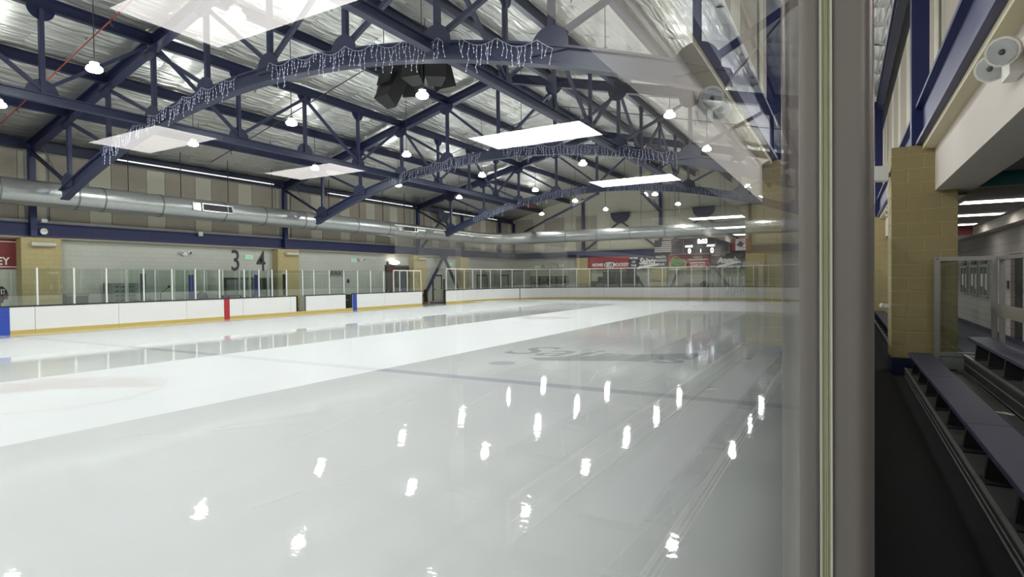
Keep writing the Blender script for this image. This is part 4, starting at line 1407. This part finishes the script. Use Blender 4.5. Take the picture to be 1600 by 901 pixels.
for s, z, sz in (('HOME OF', 3.48, 0.16), ('THE ALLIGATOR CITY', 3.29, 0.16), ('JUNIOR HOCKEY', 3.02, 0.16), ('HOCKEY TEAMS', 2.82, 0.17)):
    ftext(s, sz, -10.65, z, ink, t)
t = banner('script_banner', 'charcoal banner with white script reading Angels', -9.55, -7.15, 2.5, 3.78, banner_k)
ftext('HOME OF THE', 0.16, -9.0, 3.62, ink, t)
ftext('Angels', 0.68, -8.3, 3.18, ink, t, sh=0.3, bold=0.028, wsc=0.85)
m = MB().prism([(-0.9, -0.5), (-0.75, -0.3), (1.0, 0.1), (1.05, -0.05), (-0.5, -0.42)], (-8.3, YS - 0.006, 3.05), FX[0], FX[1], 0.004)
obj('swash', m, ink, t)
ftext('GIRLS HOCKEY CLUB', 0.15, -8.0, 2.6, ink, t)

# scoreboard
ySB = 49.15
t = thing('scoreboard', 'dark scoreboard showing 8:03 with home and away scores of 0', 'scoreboard', (-10.4, ySB, 3.78))
obj('casing', MB().box(-12.72, -8.05, ySB, ySB + 0.25, 3.76, 5.06), score, t)
fr = MB()
for z in (3.74, 5.04):
    fr.box(-12.74, -8.03, ySB - 0.02, ySB, z, z + 0.04)
for x in (-12.74, -11.72, -9.15, -8.07):
    fr.box(x, x + 0.04, ySB - 0.02, ySB, 3.78, 5.04)
obj('trim_frame', fr, ledge, t)
def sb(s, size, x, z, m, bold=0.02, wsc=0.9):
    return obj('lettering', text_mb(s, size, (x, ySB - 0.01, z), FX[0], FX[1], 0.006, 0, bold, wsc), m, t)
sb('8:03', 0.52, -10.15, 4.75, led, 0.025)
sb('HOME', 0.24, -11.25, 4.38, led, 0.012)
sb('AWAY', 0.24, -9.5, 4.38, led, 0.012)
sb('0', 0.56, -11.2, 3.98, led, 0.025)
sb('1', 0.36, -10.3, 3.98, led, 0.02)
sb('0', 0.56, -9.4, 3.98, led, 0.025)
sb('PERIOD', 0.12, -10.35, 4.35, ledp, 0.002)
sb('PENALTY', 0.17, -12.22, 4.9, ledp, 0.003)
sb('PENALTY', 0.17, -8.6, 4.9, ledp, 0.003)
for z in (4.6, 4.42, 4.1, 3.95):
    sb(':', 0.2, -12.22, z, ledp, 0.004)
hk = MB()
for x in (-12.4, -10.4, -8.4):
    hk.tube([(x, ySB + 0.12, 5.06), (x, ySB + 0.12, roofz(x) + 0.5)], 0.015, 5)
obj('hanger', hk, rod, t)

# flags
t = thing('striped_flag', 'dark flag with white stripes and navy canton, left of the scoreboard', 'flag', (-13.5, 49.3, 3.95))
FXA, FXB = -14.17, -12.8
obj('cloth', MB().box(FXA, FXB, 49.3, 49.32, 3.95, 5.0), banner_k, t)
st = MB()
for k in range(6):
    z = 4.0 + k * 0.16
    st.box(FXA if k < 3 else FXA + 0.62, FXB, 49.29, 49.3, z, z + 0.075)
obj('stripe', st, ink, t)
obj('canton', MB().box(FXA, FXA + 0.6, 49.288, 49.3, 4.44, 5.0), flagb, t)
sr = MB()
for a in range(5):
    for b in range(4):
        sr.octa((FXA + 0.09 + a * 0.105, 49.286, 4.51 + b * 0.13), 0.016)
obj('star', sr, ink, t)
t = thing('leaf_flag', 'red and white flag with a dark leaf, right of the scoreboard', 'flag', (-7.2, 49.3, 3.9))
obj('cloth', MB().box(-7.62, -6.85, 49.3, 49.32, 3.92, 4.86), ink, t)
for a, b in ((-7.95, -7.62), (-6.85, -6.5)):
    obj('side_band', MB().box(a, b, 49.3, 49.32, 3.92, 4.86), flagr, t)
lf = [(0, 0.3), (0.06, 0.18), (0.13, 0.21), (0.11, 0.08), (0.22, 0.12), (0.2, 0.05), (0.3, 0.0), (0.14, -0.12), (0.15, -0.18), (0.02, -0.16), (0.02, -0.28), (-0.02, -0.28), (-0.02, -0.16), (-0.15, -0.18), (-0.14, -0.12), (-0.3, 0.0), (-0.2, 0.05), (-0.22, 0.12), (-0.11, 0.08), (-0.13, 0.21), (-0.06, 0.18)]
obj('leaf_emblem', MB().prism(lf, (-7.24, 49.298, 4.4), FX[0], FX[1], 0.004), flagb, t)

def cords(par, xs, z):
    m = MB()
    for x in xs:
        m.tube([(x, 49.31, z), (x, 49.31, roofz(x) + 0.5)], 0.008, 5)
    obj('cord', m, rod, par)
cords(t, (-7.9, -6.55), 4.86)
cords(bpy.data.objects['striped_flag'], (-14.1, -12.9), 5.0)
# furniture along the far wall
t = thing('stepped_bench', 'black stepped bench under the red hockey banner', 'bench', (-18, YF - 0.9, 0.02))
obj('step', MB().box(-19.9, -15.5, YF - 1.2, YF - 1.0, 0.02, 1.55), black, t)
obj('step', MB().box(-19.3, -15.5, YF - 1.0, YF - 0.8, 0.02, 1.95), blackp, t)
obj('step', MB().box(-18.9, -16.0, YF - 0.8, YF - 0.5, 0.02, 2.4), black, t)
t = thing('storage_rack', 'dark grey storage rack by the far left corner', 'rack', (-24.5, YF - 0.6, 0.02))
obj('top_shelf', MB().box(-26.2, -22.6, YF - 0.9, YF - 0.2, 1.98, 2.05), black, t)
for i in range(5):
    obj('upright', MB().box(-26.2 + i * 0.885, -26.12 + i * 0.885, YF - 0.9, YF - 0.8, 0.02, 1.98), blackp, t)
for i in range(4):
    obj('bin', MB().box(-26.05 + i * 0.885, -25.4 + i * 0.885, YF - 0.85, YF - 0.3, 0.02, 1.5 + 0.12 * (i % 2)), dkgrey, t)
t = thing('far_railing', 'low grey railing before the far yellow pilaster', 'railing', (-21.5, YF - 1.2, 0.02))
obj('rail', MB().box(-22.6, -20.2, YF - 1.25, YF - 1.2, 1.28, 1.33), grey, t)
for x in (-22.6, -21.4, -20.25):
    obj('post', MB().box(x, x + 0.05, YF - 1.25, YF - 1.2, 0.02, 1.28), grey, t)
t = thing('round_chair', 'small dark round-backed chair below the red emblem banner', 'chair', (-10.0, YF - 1.2, 0.02))
obj('seat', MB().box(-10.35, -9.75, YF - 1.3, YF - 0.85, 0.42, 0.5), dkgrey, t)
obj('backrest', MB().ball((-10.05, YF - 0.86, 1.1), 0.36, 0.1, 0.42, 12, 8), dkgrey, t, smooth=True)
for x in (-10.3, -9.85):
    for y in (YF - 1.25, YF - 0.9):
        obj('leg', MB().box(x, x + .04, y, y + .04, 0.02, 0.42), black, t)
em = [(-24.9, 'emergency light on far wall above the storage rack'), (-23.4, 'emergency light on far wall left of the yellow pilaster')]
for x, lb in em:
    em_light((x, YF, 3.0), (0, -1, 0), lb)
t = thing('exit_sign', 'white exit sign with green letters on far wall by the corner', 'exit sign', (-25.9, YF, 2.95), 'green exit signs')
obj('housing', MB().box(-26.2, -25.6, YF - 0.06, YF, 2.82, 3.1), white, t)
obj('lettering', text_mb('EXIT', 0.24, (-25.9, YF - 0.064, 2.96), FX[0], FX[1], 0.003, 0, 0.006), exitg, t)

# ------------------------------------------------------------------ right side: pillars
def block_pillar(x0, x1, y0, y1, z0, z1, label, detailed):
    t = thing('block_pillar', label, 'pillar', ((x0 + x1) / 2, y0, z0), 'yellow block pillars along the walkway')
    core = obj('mortar_core', MB().box(x0 + 0.006, x1 - 0.006, y0 + 0.006, y1 - 0.006, z0 + 0.24, z1), ymort, t)
    obj('plinth', MB().box(x0 + 0.004, x1 - 0.004, y0 + 0.004, y1 - 0.004, z0, z0 + 0.25), blue_d, t)
    H = 0.2032; g = 0.010
    z = z0 + 0.25; r_ = 0
    while z < z1 - 0.02:
        ztop = min(z + H - g, z1)
        ed = [x0, x0 + 0.203, x0 + 0.61, x1] if r_ % 2 else [x0, x0 + 0.406, x1]
        for a, b in zip(ed[:-1], ed[1:]):
            bx = MB().box(a + (g / 2 if a > x0 else 0), b - (g / 2 if b < x1 else 0), y0, y0 + 0.19, z, ztop)
            bevel(obj('block', bx, yblk, t), 0.003, 1)
        ed = [y0 + 0.193, y0 + 0.5, y1] if r_ % 2 else [y0 + 0.193, y0 + 0.33, y1]
        for a, b in zip(ed[:-1], ed[1:]):
            obj('block', MB().box(x0, x0 + 0.19, a + g / 2, b - g / 2 if b < y1 else b, z, ztop), yblk, t)
            obj('block', MB().box(x1 - 0.19, x1, a + g / 2, b - g / 2 if b < y1 else b, z, ztop), yblk, t)
        z += H; r_ += 1
    return t
block_pillar(0.61, 1.42, 10.5, 11.32, 0.34, 3.765, 'large yellow block pillar right of the glass post', True)
for i, y in enumerate((22.7, 34.9)):
    t = thing('block_pillar', ('second yellow pillar, glimpsed just right of the glass post', 'third yellow pillar, hidden far behind the second')[i], 'pillar', (1.0, y, 0.34), 'yellow block pillars along the walkway')
    obj('shaft', MB().box(0.61, 1.42, y, y + 0.82, 0.59, 3.765), yelx, t)
    obj('plinth', MB().box(0.615, 1.415, y + 0.004, y + 0.815, 0.335, 0.59), blue_d, t)

t = thing('wall_camera', 'white boxy camera on the side of the large yellow pillar', 'camera', (0.5, 10.62, 3.4))
obj('housing', MB().bar((0.36, 10.62, 3.41), (0.57, 10.64, 3.40), 0.2, 0.22), white, t)
obj('bracket', MB().bar((0.55, 10.64, 3.40), (0.615, 10.66, 3.38), 0.06, 0.06), white, t)
obj('cable', MB().tube([(0.585, 10.62, 3.33), (0.56, 10.6, 3.15), (0.58, 10.62, 2.95), (0.605, 10.66, 2.85)], 0.006, 6), paper, t)
t = thing('hook_plate', 'small white hook low on the large pillar side', 'hook', (0.6, 10.75, 1.5))
obj('plate', MB().box(0.52, 0.612, 10.7, 10.76, 1.34, 1.40), white, t)
obj('knob', MB().ball((0.5, 10.73, 1.37), 0.035, 0.035, 0.04), white, t)
em_light((1.15, 5.72, 3.42), (-1, 0, 0), 'two-headed emergency light on the pale bulkhead at upper right', 0.17, (-0.35, -1, -0.35))
em_light((1.15, 18.5, 3.45), (-1, 0, 0), 'two-headed emergency light on the bulkhead beyond the pillar', 0.15)
# hanging blue inner wall panels above the beam are part of wall_right

# ------------------------------------------------------------------ bleachers
def bleachers():
    y0, y1 = 2.6, 10.35
    t = thing('bleachers', 'two-row metal bleachers with blue bench seats beside the walkway', 'bleachers', (1.2, y1, 0.335))
    rows = ((0.77, 0.46, 0.81, 1.09, 0.70), (1.47, 0.70, 1.50, 1.77, 0.96))
    for ri, (xt, zt, xa, xb_, zs) in enumerate(rows):
        zl = 0.335 if ri == 0 else 0.46
        depth = 0.68 if ri == 0 else 0.5
        obj('riser', MB().box(xt, xt + 0.03, y0, y1, zl, zt - 0.03), bracket, t)
        tr = obj('footboard', MB().box(xt, xt + depth, y0, y1, zt - 0.03, zt), tread, t)
        e = MB()
        e.box(xt - 0.008, xt + 0.02, y0, y1, zt - 0.004, zt + 0.006)
        e.box(xt - 0.008, xt, y0, y1, zl + 0.01, zl + 0.018)
        e.box(xt - 0.006, xt, y0, y1, (zt + zl) / 2, (zt + zl) / 2 + 0.008)
        obj('metal_edge', e, alum, tr)
        ys = (y0, 5.62, 8.05, 9.06, y1) if ri == 0 else (y0, 5.4, 8.3, 9.4, y1)
        for a, b in zip(ys[:-1], ys[1:]):
            bevel(obj('seat_plank', MB().box(xa, xb_, a + 0.004, b - 0.004, zs - 0.045, zs), seatm, t), 0.006, 2)
        y = y1 - 0.5
        while y > y0:
            m = MB()
            m.prism([(xt + 0.04, zt), (xb_ + 0.1, zt), (xb_ - 0.02, zs - 0.046), (xa + 0.03, zs - 0.046)], (0, y, 0), (1, 0, 0), (0, 0, 1), 0.05)
            m.box(xt + 0.03, xb_ + 0.12, y - 0.16, y + 0.04, zt + 0.001, zt + 0.012)
            obj('support', m, bracket, t)
            y -= 0.81
    rail = obj('rail_board', MB().box(1.80, 1.84, y0, 10.25, 1.27, 1.43), plankm, t)
    rl = MB()
    rl.box(1.855, 1.905, y0, 10.4, 2.04, 2.09)
    obj('top_rail', rl, alum, t)
    for y in (10.32, 8.4, 6.4, 4.4, 2.7):
        obj('rail_post', MB().box(1.855, 1.915, y - 0.03, y + 0.03, 0.46, 2.04), alum, t)
bleachers()
# framed end screen of the bleachers
t = thing('end_screen', 'silver framed glass screen at the far end of the bleachers', 'screen', (1.5, 10.42, 0.34))
fr = MB()
fr.box(1.13, 1.20, 10.40, 10.45, 0.34, 2.10); fr.box(1.79, 1.85, 10.40, 10.45, 0.34, 2.10)
fr.box(1.20, 1.79, 10.40, 10.45, 2.04, 2.10); fr.box(1.20, 1.79, 10.40, 10.45, 0.66, 0.72)
obj('frame', fr, alum, t)
obj('pane', MB().box(1.205, 1.785, 10.42, 10.43, 0.725, 2.035), glass, t)
obj('lower_panel', MB().box(1.205, 1.60, 10.41, 10.44, 0.47, 0.655), grey, t)
obj('screw', MB().tube([(1.165, 10.398, 2.07), (1.165, 10.385, 2.07)], 0.01, 8), black, t)
t = thing('ceiling_fan_light', 'small silver bracket lamp seen through the end screen', 'lamp', (2.3, 16.5, 2.2))
obj('arm', MB().bar((2.05, 16.5, 2.28), (2.5, 16.5, 2.36), 0.03, 0.03), chrome, t)
obj('knob', MB().ball((2.2, 16.48, 2.30), 0.05, 0.05, 0.06), chrome, t)
obj('stem', MB().tube([(2.2, 16.5, 2.3), (2.2, 16.5, 3.3)], 0.012, 6), chrome, t)
for i, (x, y, a) in enumerate(((1.2, 8.25, 0.2), (1.36, 7.35, -0.5))):
    m = MB().prism([(-0.09, -0.02), (0.0, 0.03), (0.09, -0.02), (0.07, -0.035), (0.0, 0.0), (-0.07, -0.035)], (x, y, 0.467), (math.cos(a), math.sin(a), 0), (-math.sin(a), math.cos(a), 0), 0.012)
    tag(obj('paper_scrap', m, paper), ('white scrap of paper on the footboard near the end screen', 'folded white paper scrap in the middle of the footboard')[i], 'litter')
# far bench beyond the pillar
t = thing('far_bench', 'blue bench glimpsed between glass post and yellow pillar', 'bench', (0.9, 16, 0.335))
obj('seat_plank', MB().box(0.81, 1.09, 12.0, 22.0, 0.655, 0.70), seatm, t)
tb = obj('footboard', MB().box(0.77, 1.4, 12.0, 22.0, 0.40, 0.46), tread, t)
obj('riser', MB().box(0.77, 1.4, 12.0, 22.0, 0.336, 0.40), bracket, t)
obj('metal_edge', MB().box(0.762, 0.79, 12.0, 22.0, 0.456, 0.466), alum, tb)
for k in range(12):
    y = 12.4 + 0.81 * k
    obj('support', MB().prism([(0.81, 0.46), (1.15, 0.46), (1.05, 0.654), (0.84, 0.654)], (0, y, 0), (1, 0, 0), (0, 0, 1), 0.05), bracket, t)

# ------------------------------------------------------------------ the near glass pane and its post
GX, PL = -0.0225, 0.90
t = thing('near_glass', 'large clear glass pane right beside the viewer, mirroring the lobby', 'rink glass', (GX, 0.2, BH + 0.03))
def pane_box(y0, y1, z0, z1):
    m = MB()
    m.box(GX - 0.012, GX, y0, y1, z0, z1)
    o = obj('pane', m, [nglass, glass_in], t)
    for p in o.data.polygons:
        p.material_index = 0 if p.normal.x > 0.5 else 1
    return o
pane_box(-0.62, PL - 0.004, BH + 0.03, 3.3)
t = thing('glass_post', 'tall rounded aluminium post holding the near glass, full height', 'post', (GX, PL, BH + 0.03))
zb, zt = BH + 0.03, 3.3
def rounded(x0, x1, y0, y1, r, m, name, par, corners):
    """vertical extrusion with rounded corners: corners = set of (sx, sy) to round"""
    pl = []
    for sx, sy, a0 in ((1, -1, -PI / 2), (1, 1, 0), (-1, 1, PI / 2), (-1, -1, PI)):
        cx = x1 if sx > 0 else x0
        cy = y1 if sy > 0 else y0
        if (sx, sy) in corners:
            for k in range(9):
                a = a0 + PI / 2 * k / 8
                pl.append((cx - sx * r + r * math.cos(a), cy - sy * r + r * math.sin(a)))
        else:
            pl.append((cx, cy))
    mb = MB().prism(pl, (0, 0, zb), (1, 0, 0), (0, 1, 0), zt - zb)
    return obj(name, mb, m, par, smooth=True)
rounded(GX + 0.0078, 0.0345, PL, PL + 0.075, 0.022, alum_post, 'outer_profile', t, {(1, -1), (1, 1)})
obj('seal_lip', MB().box(GX + 0.0052, GX + 0.0077, PL - 0.004, PL + 0.06, zb, zt), whiteline, t)
sl = MB()
sl.box(GX + 0.0003, GX + 0.0027, PL - 0.003, PL + 0.05, zb, zt)
sl.box(GX + 0.0030, GX + 0.0051, PL - 0.002, PL + 0.05, zb, zt)
obj('gasket', sl, gasket, t)
rounded(GX - 0.034, GX - 0.0125, PL + 0.002, PL + 0.075, 0.012, alum_post, 'inner_profile', t, {(-1, -1), (-1, 1)})
# next panes along the near side, behind the post
prev = PL + 0.076
for i in range(3):
    t = thing('near_glass', ('next glass pane along the near boards, hidden behind the post', 'second glass pane behind the post', 'third glass pane behind the post')[i], 'rink glass', (GX, prev, BH + 0.03))
    obj('pane', MB().box(GX - 0.012, GX, prev, prev + 1.4, BH + 0.03, 3.0), nglass, t)
    obj('post', MB().box(GX - 0.03, GX + 0.02, prev + 1.403, prev + 1.46, BH + 0.03, 3.0), alum_post, t)
    prev += 1.463
rs0 = S_FAR0 + STR + ARC + 0.6
glass_run('rink_glass', 'clear glass on the near boards, hidden far behind the glass post', [rs0 + 1.5 * i for i in range(23)], 2.9, off=0.045)
